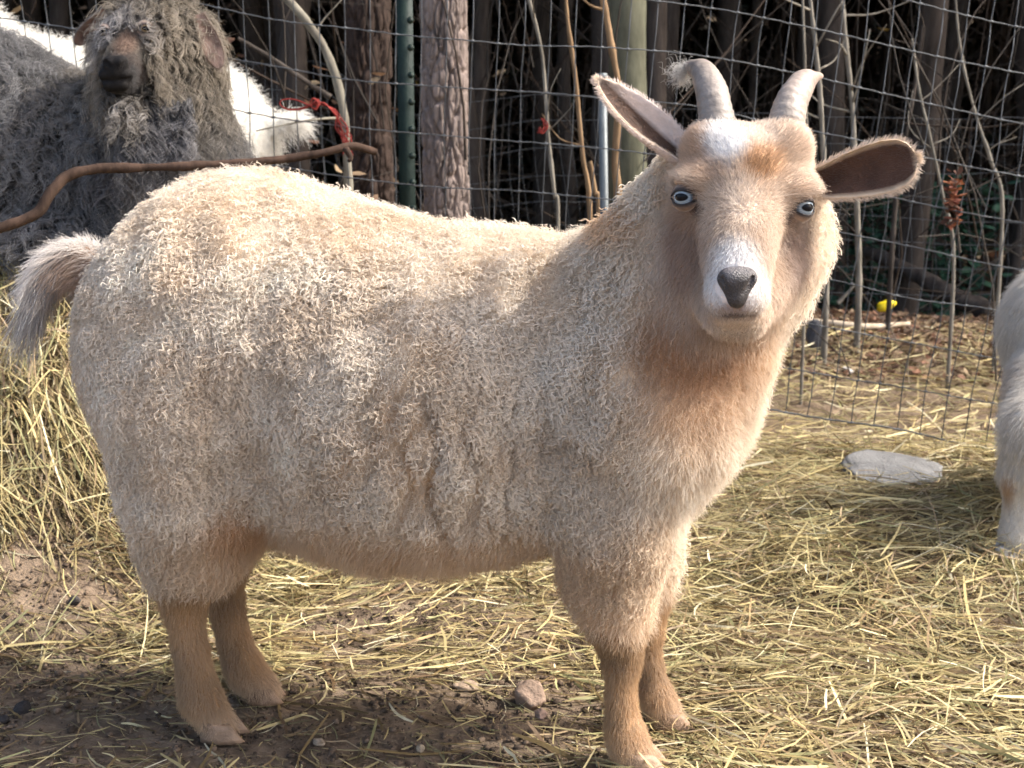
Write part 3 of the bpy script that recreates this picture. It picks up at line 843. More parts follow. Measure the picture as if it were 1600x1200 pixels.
pole('leaning_branch', [(1490, 400), (1472, 300), (1450, 200), (1436, 140), (1425, 60)], 6, 3.5, M_PALE, 'thin forked branch above the rusty leaf cluster', cat='branch', seed=12, twigs=3)
pole('leaning_branch', [(1398, 330), (1412, 230), (1430, 130), (1442, 40)], 8, 4.2, M_GREYBARK, 'grey leaning stem behind the tip of the right ear', cat='branch', seed=13, twigs=3)
pole('arched_branch', [(546, 345), (544, 280), (541, 230), (534, 160), (514, 90), (480, 35), (436, -12), (380, -50)], 14, 3.0, M_ARCH, 'pale bark branch arching over behind the red twine', cat='branch', seed=14, twigs=4, taper=.8)
pole('fallen_branch', [(516, 152), (470, 122), (420, 88), (372, 60)], 9, 3.3, M_GREYBARK, 'grey branch slanting up to the left behind the fence', cat='branch', seed=15, to_ground=False)
pole('fallen_log', [(1545, 488), (1470, 452), (1400, 412), (1352, 392)], 30, 4.95, M_GREYBARK, 'dark fallen log lying on the slope beyond the leafy bank', cat='log', seed=16, to_ground=False, dy=.5)
bs = [on_ground(a_, b_) + np.array([0, 0, .030]) for a_, b_ in ((1240, 514), (1290, 518), (1350, 524), (1420, 519))]
t = thing('bleached_stick', bs[0], 'long bleached stick lying across the leafy bank', 'stick')
trunk('stem', bs, [.010, .0125, .0115, .008], mat_bark('bleached_wood', (.30, .24, .17), (.55, .46, .35), .4, 30, .4), t, 10, 60, .002, None, 17)
pole('bleached_stick', [(1309, 474), (1322, 460), (1337, 444)], 6, 4.3, M_PALE, 'short pale twig sticking up from the leafy bank', cat='stick', seed=18, to_ground=False)
# the long brown branch between the two goats
SB = [(-60, 372), (0, 356), (55, 335), (80, 300), (105, 276), (150, 264), (220, 262), (330, 258), (430, 250), (500, 240), (550, 229), (588, 238)]
bpts = [P(a, b_, yy) for (a, b_), yy in zip(SB, np.linspace(1.96, 2.13, len(SB)))]
t = thing('fallen_branch', bpts[0], 'long crooked brown branch lying across in front of the grey goat', 'branch')
trunk('stem', bpts, [.0075, .0088, .0086, .0074, .0068, .0066, .0064], M_STICK, t, 16, 240, .0036, None, 20)
v, f = tube(spline([P(540, 232, 2.08), P(548, 246, 2.075), P(545, 252, 2.07)], 8), np.linspace(.006, .003, 8), 8); mesh('side_twig', v, f, M_STICK, t)

# woodland behind: many thin trunks, crowns added above and out of view to shade the ground
rgw = np.random.default_rng(77)
TR = []
V, F = None, None
def proto_trunk(seed):
    rg = np.random.default_rng(seed); z = np.linspace(0, 7, 9)
    pth = np.stack([np.cumsum(rg.normal(0, .05, 9)), np.cumsum(rg.normal(0, .04, 9)), z], -1); pth -= pth[0]
    pp = spline(pth, 36); V, F = tube(pp, np.linspace(1.15, .55, 36) * .05, 10)
    V = V + nrm(V - np.concatenate([np.repeat(pp, 10, 0), pp[[0, -1]]])) * (.006 * fbm(V * 9, 2, seed))[:, None]
    parts = [(V, F)]
    for i in range(4):
        k = rg.integers(4, 26); d = nrm(rg.normal(0, 1, 3) * np.array([1, 1, .4]) + [0, 0, .3]); L = rg.uniform(.4, 1.5)
        e = pp[k] + d * L + np.array([0, 0, -.1]); parts.append(tube(spline([pp[k], pp[k] + d * L * .5 + rg.normal(0, .07, 3), e], 8), np.linspace(.014, .004, 8), 4))
    v, f, _ = merge(parts)
    o = mesh('trunk', v, f, M_GREYBARK); d = o.data; bpy.data.objects.remove(o); return d
PT = [proto_trunk(200 + i) for i in range(5)]
spots = []
for i in range(400):
    y = rgw.uniform(5.6, 15) if i > 60 else rgw.uniform(5.3, 8)
    x = rgw.uniform(-.55, .62) * y + .4
    if all(np.hypot(x - a, y - b_) > .42 for a, b_ in spots): spots.append((x, y))
    if len(spots) >= 74: break
for x in np.arange(-14, 17, 2.1):       # canopy edge rows to either side and behind, mostly unseen, added for shade
    for y in (6.2, 8.6, 11.2, 14.5):
        xx, yy = x + rgw.normal(0, .4), y + rgw.normal(0, .35)
        if abs(xx) > .5 * yy + .3 or rgw.random() < .35: spots.append((xx, yy))
for i, (x, y) in enumerate(spots):
    z = float(ground_z(x, y)) - .05
    seen = abs(x) < .42 * y
    t = thing('woodland_tree', (x, y, z), 'slim dark trunk among the trees of the shaded wood', 'tree', 'slim trees in the dark wood behind the fences')
    o = link('trunk', PT[i % 5], t); s_ = rgw.uniform(.5, 1.5) if seen else 1.5
    o.scale = (s_, s_, 1); o.rotation_euler = (rgw.normal(0, .04), rgw.normal(0, .05), rgw.uniform(0, 6.28))
    crown(t, rgw.uniform(3.9, 5.2), i, rgw.uniform(.85, 1.15), rot=rgw.uniform(0, 6.28))

# undergrowth: tangled twigs, brown leaves, evergreen mass far back
rg = np.random.default_rng(91)
def tangle(n, x0, x1, y0, y1, zr, L, r, seed, cols):
    rg = np.random.default_rng(seed); parts = []
    x = rg.uniform(x0, x1, n); y = rg.uniform(y0, y1, n)
    zb = ground_z(x, y)
    for i in range(n):
        a = np.array([x[i], y[i], zb[i] + rg.uniform(0, zr)]); d = nrm(rg.normal(0, 1, 3) * np.array([.55, .4, .6]) + np.array([0, 0, 1.1 if rg.random() < .8 else .1])); l = rg.uniform(.4, 1.2) * L
        c = np.cross(d, rg.normal(0, 1, 3)) * l * .10
        pth = a + d * np.linspace(0, l, 6)[:, None] + c * (np.linspace(-1, 1, 6)[:, None] ** 2)
        v, f = tube(pth, np.linspace(1, .35, 6) * r * rg.uniform(.6, 1.4), 4, cap=False)
        parts.append((v, f, np.array(cols[rg.integers(0, len(cols))]) * rg.uniform(.6, 1.2)))
    return parts
TW = [(.036, .028, .022), (.024, .018, .014), (.055, .046, .038), (.032, .021, .014)]
parts = tangle(130, -1.6, 2.4, 3.1, 5.2, .9, 1.1, .0030, 1, TW) + tangle(900, -4, 5, 5.2, 9.5, 1.9, 1.5, .0035, 2, TW) + tangle(500, -8, 9, 9, 15, 2.5, 2.8, .011, 3, TW)
v, f, cl = merge(parts)
props(mesh('undergrowth', v, f, M_TWIG, col=cl), 'tangle of bare brown twigs filling the dark wood', 'undergrowth', kind='stuff')
zf = lambda h: (lambda x, y, rg: ground_z(x, y) + h * rg.random(len(x)))
parts = [leaf_litter(110, -1.5, -.3, 3.0, 4.8, .045, 101, BROWN, 0, lambda x, y, r: .35 + .7 * r.random(len(x))),
         leaf_litter(350, -4, 5, 5, 9, .05, 102, BROWN + [[.45, .30, .08]], 0, zf(2.2))]
v, f, cl = merge(parts)
props(mesh('hanging_leaves', v, f, M_LEAF, col=cl), 'scattered dead brown leaves clinging to the undergrowth', 'leaves', kind='stuff')
GREEN = [[.026, .036, .024], [.030, .038, .022], [.020, .027, .020], [.046, .037, .027], [.040, .031, .023]]
parts = [leaf_litter(30000, -16, 18, 13, 19, .36, 103, GREEN, 0, zf(5.5)), leaf_litter(9000, -34, 36, 18, 30, .9, 104, GREEN, 0, zf(6.5))]
v, f, cl = merge(parts)
props(mesh('far_wood', v, f, M_LEAF, col=cl), 'dark evergreen mass of the far wood', 'trees', kind='stuff')
# holly bush
hb = P(1375, 350, 5.9); hb[2] = float(ground_z(hb[0], 5.9))
bush = thing('evergreen_bush', hb, 'dark green evergreen bush in the wood below the right ear', 'bush')
rgb_ = np.random.default_rng(5)
v, f, cl = leaf_litter(1500, -.5, .5, -.35, .35, .07, 105, [[.03, .085, .05], [.025, .065, .042], [.04, .10, .06]], 0, lambda x, y, r: 1.0 * r.random(len(x)) ** .8)
v = v + hb; mesh('foliage', v, f, M_LEAF, bush, col=cl)
parts = [tube(spline([hb, hb + [rgb_.normal(0, .1), rgb_.normal(0, .1), .4], hb + [rgb_.normal(0, .3), rgb_.normal(0, .2), .9]], 10), np.linspace(.012, .003, 10), 6) for _ in range(7)]
v, f, _ = merge(parts); mesh('stem', v, f, M_GREYBARK, bush)

# ------------------------------------------------------------------ small things on the fence and bank
M_TWINE = mat_col('red_twine', rough=.8, var=.3, vscale=60, base=(.21, .026, .020))
rgt = np.random.default_rng(3); parts = []
def strand(pts, y, n=40, r=.0011, j=.004):
    pth = spline([P(a, b_, y) for a, b_ in pts], n); pth = pth + np.cumsum(rgt.normal(0, j * .2, pth.shape), 0) * .35; parts.append(tube(pth, r, 5))
for k in range(4):
    o = rgt.normal(0, 3, 2)
    strand([(486, 166), (462, 156), (442, 156), (437, 164), (450, 172), (474, 170), (490, 162), (500, 158)], 2.595 + .004 * k)
for k in range(9):
    o = rgt.normal(0, 5, 12)
    strand([(490, 162 + o[0] * .5), (508, 164 + o[1] * .6), (524, 178 + o[2]), (534 + o[3], 196 + o[4]), (540 + o[5], 218), (538 + o[6] * 1.3, 236 + o[7])], 2.59 + .003 * k, j=.006)
for k in range(5):
    strand([(484, 160), (490, 154), (498, 160), (492, 170), (484, 164)], 2.588, 20)
v, f, _ = merge(parts); props(mesh('baling_twine', v, f, M_TWINE), 'red baling twine knotted on the fence above the branch', 'twine')
parts = []
for k in range(4):
    strand([(848 + rgt.normal(0, 3), 185), (852 + rgt.normal(0, 4), 197), (846 + rgt.normal(0, 3), 208), (842 + rgt.normal(0, 3), 200)], 2.61, 20, .0012)
v, f, _ = merge(parts); props(mesh('twine_scrap', v, f, M_TWINE), 'tiny scrap of red twine on the fence by the thin sapling', 'twine')
# rusty leaf cluster on the fence at the right
lc = P(1490, 315, 2.64)
v, f, cl = leaf_litter(60, -.013, .013, -.012, .012, .022, 106, [[.26, .085, .045], [.20, .065, .04], [.30, .12, .06], [.12, .06, .04]], 0, lambda x, y, r: .035 * r.normal(0, 1, len(x)) - x * 1.2)
props(mesh('leaf_cluster', v + lc, f, M_LEAF, col=cl), 'rusty red dead leaf cluster caught in the fence at right', 'leaves')
# yellow scrap on the bank
M_YEL = mat_col('yellow_plastic', rough=.4, var=.1, vscale=30, base=(.80, .62, .02))
yc = P(1386, 478, 4.25); V, F = sphere_grid(18, 24)
V2 = V * np.array([.033, .022, .020]) * (1 + .3 * noise3(V * 1.6, 4) + .1 * noise3(V * 4, 5))[:, None]; V2[:, 2] += V2[:, 0] * .25
yel = thing('yellow_scrap', yc, 'small bright yellow lump lying on the leafy bank', 'scrap')
mesh('scrap', V2 + yc, F, M_YEL, yel)
# ------------------------------------------------------------------ the cream goat in front
M_FLEECE = mat_hair('fleece_hair', trans=.42, gloss=.02)
M_COAT = mat_hair('coat_hair', trans=.22, gloss=.08)
M_SKIN = mat_col('coat_skin', rough=.9, var=.12, vscale=60, bump=.4, bscale=300)
M_HORN = mat_col('horn', rough=.5, var=.14, vscale=60, bump=.35, bscale=160, spec=.35)
M_HOOF = mat_col('hoof', rough=.55, var=.25, vscale=90, bump=.4, bscale=250)
M_NOSE = mat_col('nose_leather', rough=.42, var=.2, vscale=120, bump=.5, bscale=700, spec=.5)
M_EAR = mat_col('ear_skin', rough=.85, var=.12, vscale=70, bump=.3, bscale=300, trans=.18)
M_LID = mat_col('eyelid', rough=.55, var=.2, vscale=150, bump=.3, bscale=500)

def mat_eye(name, centre, iris=(.42, .52, .60)):
    m, nt, out = new_mat(name)
    b = nt.nodes.new('ShaderNodeBsdfPrincipled'); b.inputs['Roughness'].default_value = .14; b.inputs['Specular IOR Level'].default_value = .15
    at = nt.nodes.new('ShaderNodeAttribute'); at.attribute_name = 'col'
    nt.links.new(at.outputs['Color'], b.inputs['Base Color']); nt.links.new(b.outputs[0], out.inputs[0])
    return m
M_EYE = mat_eye('eyeball', None)

def frame(z, up=(0, 0, 1)):
    z = nrm(np.asarray(z, float)); x = nrm(np.cross(np.asarray(up, float), z)); y = np.cross(z, x)
    return np.stack([x, y, z])

def eye(parent, c, look, r, roll=0.0, iris=(.32, .385, .44)):
    """eyeball with pale iris and level dark slot pupil, plus its lids"""
    A = frame(look)
    V, Fq = sphere_grid(110, 96)
    ang = np.arccos(np.clip(V[:, 2], -1, 1))
    x, y = V[:, 0] * math.cos(roll) + V[:, 1] * math.sin(roll), -V[:, 0] * math.sin(roll) + V[:, 1] * math.cos(roll)
    col = np.tile(np.array([.16, .12, .10]), (len(V), 1))
    ir = sstep(ang, 1.12, 1.02)[:, None]
    ring = (sstep(ang, .72, 1.0))[:, None]
    ic = lerp(np.array(iris), np.array([.10, .13, .17]), ring * .8)
    ic = ic * (1 + .15 * np.sin(np.arctan2(y, x) * 22))[:, None]
    col = lerp(col, ic, ir)
    pup = sstep(np.sqrt((x / .62) ** 2 + (y / .34) ** 2), 1.08, .9)[:, None]
    col = lerp(col, np.array([.006, .006, .008]), pup)
    W = V.copy(); W[:, 2] += .10 * np.exp(-(ang / .6) ** 2)
    e = mesh('eyeball', np.asarray(c) + (W * r) @ A, Fq, M_EYE, parent, col=col)
    # lids: shells of skin over the top and bottom of the ball, dark wet margin between
    parts = []
    xx = np.linspace(-1.25, 1.25, 25)
    up_e = .58 - .50 * (xx / 1.25) ** 2; lo_e = -.66 + .56 * (xx / 1.25) ** 2
    for edge, far_ in ((up_e, 1.30), (lo_e, -1.25)):
        rows = []
        for a in np.linspace(0, 1, 8):
            yy = lerp(edge, np.sign(far_) * np.sqrt(np.maximum(abs(far_) ** 2 - xx ** 2, .01)), a)
            rr = 1.10 + .10 * math.sin(a * 3.0)
            zz = np.sqrt(np.maximum(rr ** 2 - np.minimum(xx ** 2 + yy ** 2, rr ** 2 * .98), .02)) + .04
            rows.append(np.stack([xx, yy, zz], -1))
        Vv = np.array(rows).reshape(-1, 3); Vv = np.stack([Vv[:, 0] * math.cos(roll) - Vv[:, 1] * math.sin(roll), Vv[:, 0] * math.sin(roll) + Vv[:, 1] * math.cos(roll), Vv[:, 2]], -1)
        k = np.arange(7)[:, None] * 25 + np.arange(24)[None, :]
        q = np.stack([k, k + 1, k + 26, k + 25], -1).reshape(-1, 4)
        cl_ = np.repeat(lerp(np.array([[.045, .034, .032]]), np.array([[.30, .225, .18]]), sstep(np.linspace(0, 1, 8), .1, .75)[:, None]), 25, 0)
        parts.append((np.asarray(c) + (Vv * r) @ A, [q], cl_))
        v, f = tube(np.asarray(c) + (np.array(rows[0]) * r) @ A, .075 * r, 6); parts.append((v, f, np.array([.035, .028, .027])))
    v, f, cl = merge(parts)
    mesh('eyelid', v, f, M_LID, parent, col=cl)
    return e

def ear(parent, base, tip, side, normal, width, cup, thick=.0028, bow=0.0, inner=(.10, .055, .035), outer=(.62, .50, .40), rim=(.70, .56, .42),
        prof=None, twist=0.0, fleece=.0032, seed=5, dens=5200, flap=None):
    """cupped leaf-shaped ear with a skin on both sides and a short fringe"""
    base = np.asarray(base, float); tip = np.asarray(tip, float)
    ax = tip - base; L = np.linalg.norm(ax); ax = ax / L
    side = np.asarray(side, float); side = nrm(side - ax * (side @ ax))
    nn = np.cross(ax, side); nn = nn * np.sign(nn @ np.asarray(normal, float))
    prof = prof or [(0, .50), (.15, .62), (.35, .9), (.55, 1.0), (.75, .92), (.9, .62), (.97, .34), (1, .05)]
    ns, ntt = 34, 17
    s = np.linspace(0, 1, ns); t = np.linspace(-1, 1, ntt)
    S, T = np.meshgrid(s, t, indexing='ij')
    w = np.interp(S, [p[0] for p in prof], [p[1] for p in prof]) * width
    tw = twist * (S - .3)
    cs = cup * (1.25 - .8 * S)
    ang = T * 1.25 * np.clip(cs / max(width, 1e-6), 0, 1.2)
    lat = w * np.where(np.abs(ang) > 1e-6, np.sin(ang) / np.maximum(np.abs(ang / np.where(T == 0, 1, T)), 1e-6) * 1.0, T)
    lat = w * T * (1 - .28 * np.clip(cs / width, 0, 1) * T ** 2)
    dep = cs * (w / width) * T ** 2
    la = lat * np.cos(tw) - dep * np.sin(tw); de = lat * np.sin(tw) + dep * np.cos(tw)
    pos = base + S[..., None] * L * ax + la[..., None] * side + (de + bow * np.sin(S * np.pi))[..., None] * nn
    du = np.gradient(pos, axis=0); dv = np.gradient(pos, axis=1)
    N = nrm(np.cross(du, dv)); N = N * np.sign((N @ nn))[..., None]
    edge = np.maximum(np.abs(T), sstep(S, .86, 1.0))
    th = thick * (1 - .75 * edge ** 4)
    Vi = (pos + N * th[..., None]).reshape(-1, 3); Vo = (pos - N * th[..., None]).reshape(-1, 3)
    i = (np.arange(ns - 1)[:, None] * ntt + np.arange(ntt - 1)[None, :])
    q = np.stack([i, i + 1, i + ntt + 1, i + ntt], -1).reshape(-1, 4)
    n0 = ns * ntt
    rimq = []
    for a in range(ns - 1):
        for b in (0, ntt - 1):
            k = a * ntt + b; rimq.append([k, k + ntt, n0 + k + ntt, n0 + k])
    for b in range(ntt - 1):
        k = (ns - 1) * ntt + b; rimq.append([k, k + 1, n0 + k + 1, n0 + k])
    V = np.concatenate([Vi, Vo]); Fq = np.concatenate([q, q[:, ::-1] + n0, np.array(rimq)])
    e = edge.reshape(-1, 1)
    nzc = (noise3(Vi * 70, 3) * .5 + .5)[:, None]
    ci = lerp(np.array(inner) * (.7 + .6 * nzc), np.array(rim), sstep(e, .80, .98))
    if flap is not None:
        fl = sstep((T * flap[0]).reshape(-1, 1), flap[1] - .12, flap[1] + .12) * sstep(S.reshape(-1, 1), 1.0, .6)
        ci = lerp(ci, np.array(outer), fl)
    co = np.tile(np.array(outer), (n0, 1))
    o = mesh('ear', V, Fq, M_EAR, parent, col=np.concatenate([ci, co]))
    # short hair
    rg = np.random.default_rng(seed)
    for face, sgn, VV, cc in ((0, 1, Vi, ci), (1, -1, Vo, co)):
        m = dens if face else dens // 2
        k = rg.integers(0, n0, m); jit = rg.normal(0, width * .05, (m, 3))
        eV = e[k, 0]
        D = ax * (.8 + .3 * rg.random((m, 1))) + sgn * N.reshape(-1, 3)[k] * .30 + side * (T.reshape(-1)[k] * .9 * (eV > .8))[:, None] + rg.normal(0, .18, (m, 3))
        fur('ear_hair', o, VV[k] + jit * 0 + ax * jit[:, :1] + side * jit[:, 1:2] * .6, D, fleece * (.5 + .6 * rg.random(m)) * (1 + .6 * (eV > .9)), .00016, M_COAT,
            cc[k] * .8, np.clip(cc[k] * 1.1, 0, .85), K=4, droop=.1, seed=seed + face)
    return o

def horn(parent, pts, rs, n=60, sides=20, seed=1, tip=(.24, .195, .165), base=(.23, .205, .18), flat=.82, ring=.03):
    path = spline(pts, n)
    R = np.interp(np.linspace(0, 1, n), np.linspace(0, 1, len(rs)), rs)
    s = np.linspace(0, 1, n)
    R = R * (1 + ring * np.sin(s * 120 + 3 * np.sin(s * 9)) * (1 - s))
    V, Fs = tube(path, R, sides)
    sv = np.concatenate([np.repeat(s, sides), [0, 1]])[:, None]
    V = V + (noise3(V * 60, seed) * .0011)[:, None] * nrm(V - path[np.clip((sv[:, 0] * (n - 1)).astype(int), 0, n - 1)])
    grey = sstep(noise3(V * np.array([60, 60, 160]), seed + 3), -.2, .7)[:, None]
    col = lerp(np.array(base), np.array(tip), sv) * (1 - .22 * grey)
    col = lerp(col, np.array([.22, .19, .17]), sstep(sv, .16, .02) * .55)
    return mesh('horn', V, Fs, M_HORN, parent, col=col)

def hoof(parent, toe, heel, h, w, col=(.20, .13, .085), name='hoof'):
    """cloven hoof: two wedge claws side by side"""
    toe = np.asarray(toe, float); heel = np.asarray(heel, float)
    d = toe - heel; d[2] = 0; L = np.linalg.norm(d); d /= L
    s = np.array([-d[1], d[0], 0])
    parts = []
    ground = min(toe[2], heel[2])
    for sg in (-1, 1):
        n, m = 9, 14
        t = np.linspace(0, 1, n); ph = np.linspace(0, 2 * np.pi, m, endpoint=False)
        V = []
        for lev in range(5):
            u = lev / 4
            ring = []
            ll = L * (1 - .34 * u); ww = w * (.5 - .06 * u)
            for a in ph:
                x = math.cos(a); y = math.sin(a)
                ex = (x * .5 + .5)
                hw = ww * (.62 + .38 * (1 - ex ** 3))
                ring.append(heel + d * (ll * ex + L * .04 * u) + s * (sg * w * .27 + hw * .5 * y * (1 if sg * y > 0 else .7)) + np.array([0, 0, h * u * (1 - .25 * ex)]))
            V += ring
        V = np.array(V); V[:, 2] += ground - heel[2] + .0
        i = np.arange(4)[:, None] * m; j = np.arange(m)[None, :]; j2 = (j + 1) % m
        Fq = np.stack([i + j, i + j2, i + m + j2, i + m + j], -1).reshape(-1, 4)
        V = np.concatenate([V, V[:m].mean(0, keepdims=True), V[-m:].mean(0, keepdims=True)])
        k = np.arange(m); k2 = (k + 1) % m
        F3 = np.concatenate([np.stack([k2, k, np.full(m, 5 * m)], -1), np.stack([4 * m + k, 4 * m + k2, np.full(m, 5 * m + 1)], -1)])
        cc = np.array(col) * (.8 + .5 * (noise3(V * 90, 2) * .5 + .5))[:, None]
        parts.append((V, [Fq, F3], cc))
    V, Fs, cl = merge(parts)
    return mesh(name, V, Fs, M_HOOF, parent, col=cl)

# ---- trace of the goat: stations along its length (photo pixel x, top, bottom, half width in metres)
ST = [(150, 505, 535, .004), (156, 460, 590, .045), (166, 425, 630, .075), (182, 394, 675, .098), (210, 350, 735, .120), (246, 312, 785, .133), (282, 282, 812, .143),
      (328, 264, 830, .150), (400, 256, 848, .158), (460, 264, 862, .165), (520, 282, 878, .170), (600, 311, 897, .175),
      (700, 338, 897, .174), (800, 346, 886, .165), (870, 347, 868, .152), (950, 350, 850, .138), (1010, 368, 845, .122),
      (1055, 405, 834, .106), (1096, 455, 804, .086), (1132, 515, 745, .062), (1158, 565, 690, .038), (1178, 610, 650, .004)]
HIND_Y, FRONT_Y = 1.37, 1.295
def mid_y(px):
    y = 1.31
    for _ in range(6):
        x = (px - 800) / F_PX * y * 1.02
        y = HIND_Y - .165 * (x + .335)
    return y
AX = nrm(np.array([1, -.165, 0])); BX = np.array([.165, 1, 0]) / math.hypot(1, .165)
GO = P(660, 600, mid_y(660))
INSET = .015
def px_stations(ST, inset):
    t, zt, zb, w = [], [], [], []
    for px, a, b, hw in ST:
        y = mid_y(px); m = P(px, (a + b) / 2, y)
        t.append((m - GO) @ AX); za = P(px, a, y)[2]; zbb = P(px, b, y)[2]
        i = min(inset, (za - zbb) * .3)
        zt.append(za - i + .001); zb.append(zbb + i); w.append(max(hw - inset, .003))
    return np.array(t), np.array(zt), np.array(zb), np.array(w)

def R(px, y): return px * y / F_PX

gxs = grid_axis(-.62, .46, .0075, (.10, .42), .0036)
gys = grid_axis(.98, 1.62, .0075, (.98, 1.215), .0036)
gzs = grid_axis(-.02, .80, .0075, (.44, .72), .0036)
G = Field(gxs, gys, gzs)
t_, zt_, zb_, w_ = px_stations(ST, INSET)
GOx = np.array([GO[0], GO[1], 0])
G.loft(GOx, AX, BX, t_, zt_, zb_, w_, k=.03)

def near(px, py, off, y0=None):
    y = (mid_y(px) if y0 is None else y0) + off
    return P(px, py, y)
# thighs and upper legs (wool covered)
def leg(pts, k=.02):
    pp = [P(a, b, y) for a, b, y, r in pts]
    G.chain(pp, [R(r, y) for a, b, y, r in pts], k)
NH, FH, NF, FF = 1.318, 1.415, 1.246, 1.345
leg([(295, 640, 1.29, 108), (298, 760, 1.295, 86), (302, 850, NH, 70), (288, 905, NH, 43)], .04)
leg([(284, 905, NH, 36), (286, 945, NH, 31), (299, 1020, NH, 24.5), (306, 1062, NH, 26), (314, 1092, NH, 31), (334, 1122, NH, 25), (348, 1138, NH, 23)], .010)
leg([(300, 680, 1.46, 110), (335, 800, 1.43, 75), (345, 880, FH, 42)], .04)
leg([(345, 880, FH, 34), (350, 935, FH, 28), (366, 1000, FH, 23), (378, 1036, FH, 27), (388, 1054, FH, 27), (408, 1074, FH, 23), (420, 1086, FH, 20)], .010)
leg([(985, 700, 1.215, 95), (962, 820, 1.225, 76), (953, 900, NF, 60), (962, 965, NF, 40), (970, 1010, NF, 29)], .03)
leg([(968, 1000, NF, 28), (971, 1035, NF, 26), (969, 1090, NF, 21), (974, 1135, NF, 26), (980, 1158, NF, 29), (996, 1186, NF, 27), (1008, 1202, NF, 25)], .010)
leg([(1010, 760, 1.36, 70), (1008, 860, 1.35, 45), (1012, 930, FF, 26), (1013, 985, FF, 20)], .03)
leg([(1013, 975, FF, 21), (1014, 1030, FF, 17), (1022, 1080, FF, 23), (1032, 1100, FF, 24), (1048, 1122, FF, 21)], .010)
# neck
G.cone(P(1020, 560, 1.245), P(1138, 375, 1.195), .102, .066, .05)
G.cone(P(1015, 440, 1.25), P(1110, 300, 1.225), .060, .050, .05)
G.cone(P(1050, 640, 1.225), P(1140, 460, 1.195), .074, .054, .04)
G.cone(P(1208, 440, 1.205), P(1228, 345, 1.20), .037, .034, .025)
# ---- head
HC = P(1160, 285, 1.175)
G.ell(P(1160, 292, 1.175), (.066, .066, .052), .02)
G.ell(P(1160, 244, 1.165), (.046, .05, .022), .022)                   # poll between the horns
for sx in (1118, 1222):
    G.ell(P(sx, 226, 1.150), (.024, .030, .0215), .016)                  # horn bosses
G.cone(P(1160, 300, 1.145), P(1152, 455, 1.064), .041, .0205, .02)      # bridge and muzzle
G.cone(P(1158, 275, 1.125), P(1152, 440, 1.062), .026, .018, .018)      # nasal ridge
for ex, ey, jx, jy, sg in ((1084, 322, 1126, 476, -1), (1237, 335, 1181, 474, 1)):
    G.cone(P(ex + sg * 2, ey + 48, 1.190), P(jx, jy - 4, 1.106), .033, .0165, .020)   # jaws
G.ell(P(1086, 280, 1.131), (.022, .022, .011), .016)                    # brows
G.ell(P(1241, 295, 1.131), (.022, .022, .011), .016)
G.ell(P(1132, 470, 1.064), (.0130, .016, .017), .012)                    # upper lip halves
G.ell(P(1172, 470, 1.064), (.0130, .016, .017), .012)
G.cone(P(1132, 496, 1.082), P(1171, 495, 1.082), .0125, .0125, .012)      # chin
G.cone(P(1152, 487, 1.10), P(1160, 450, 1.16), .020, .040, .02)
# mouth line, eye sockets
mp = [P(a, b, c) for a, b, c in ((1104, 474, 1.075), (1118, 488, 1.057), (1138, 494, 1.049), (1151, 491, 1.046), (1164, 494, 1.049), (1182, 487, 1.057), (1197, 472, 1.075))]
for i in range(len(mp) - 1):
    G.cone(mp[i], mp[i + 1], .0030, .0030, .003, mode='s')
G.cone(P(1151, 474, 1.040), P(1151, 491, 1.044), .0022, .0022, .003, mode='s')
EYE_L = P(1071, 308, 1.128); EYE_R = P(1252, 324, 1.128)
LOOK_L = np.array([-.52, -.85, .02]); LOOK_R = np.array([.42, -.90, .02])
for c in (EYE_L, EYE_R):
    G.ell(c, (.0112, .0112, .0104), .008, mode='s')
# wool creases on the flank and behind the elbow, lumps of fleece
def creases(X, Y, Z):
    d = 0 * X
    for px0, px1, top, bot, amp, wd in ((596, 586, 575, 715, .018, .0060), (628, 640, 590, 815, .024, .0070), (676, 690, 600, 850, .022, .0065), (655, 664, 650, 790, .013, .005),
                                        (735, 744, 620, 810, .011, .005), (556, 542, 640, 800, .009, .005), (790, 796, 640, 800, .008, .005), (510, 498, 660, 800, .006, .005), (850, 858, 560, 760, .006, .005)):
        a = P(px0, top, 1.19); b = P(px1, bot, 1.19)
        f = np.clip((a[2] - Z) / (a[2] - b[2]), -.3, 1.3)
        xx = a[0] + (b[0] - a[0]) * f + .006 * np.sin(Z * 60 + px0)
        d = d + amp * np.exp(-((X - xx) / wd) ** 2) * sstep(f, -.2, .25) * sstep(f, 1.2, .7) * sstep(Y, 1.31, 1.25)
    return d
G.apply(creases, (-.2, 1.1, .2), (.12, 1.32, .55), .01, 'add')
def lumps(X, Y, Z):
    p = np.stack([X, Y, Z], -1)
    m = sstep(Z, .17, .24) * sstep(np.sqrt((X - HC[0]) ** 2 + (Y - 1.1) ** 2 + (Z - HC[2] + .03) ** 2), .13, .18)
    return m * (.0035 * noise3(p * 26, 4) + .0022 * noise3(p * 55, 5))
G.apply(lumps, (-.6, 1.0, .1), (.45, 1.6, .75), .01, 'add')
def forms(X, Y, Z):
    d = 0 * X
    for px, py, y, rx, rz, a in ((835, 640, 1.17, .050, .11, .013), (410, 640, 1.18, .035, .10, .011), (440, 330, 1.24, .06, .04, .006), (890, 470, 1.2, .05, .06, .006),
                                 (930, 640, 1.14, .06, .09, -.010), (285, 560, 1.2, .07, .08, -.006), (610, 700, 1.14, .12, .08, -.004)):
        c = P(px, py, y); d = d + a * np.exp(-((X - c[0]) / rx) ** 2 - ((Z - c[2]) / rz) ** 2) * sstep(Y, 1.36, 1.26)
    p = np.stack([X * 42, Y * 18, Z * 9], -1)
    return d + .0040 * noise3(p, 14) * sstep(Z, .24, .34) * sstep(X, .22, .12) * sstep(Y, 1.36, 1.28)
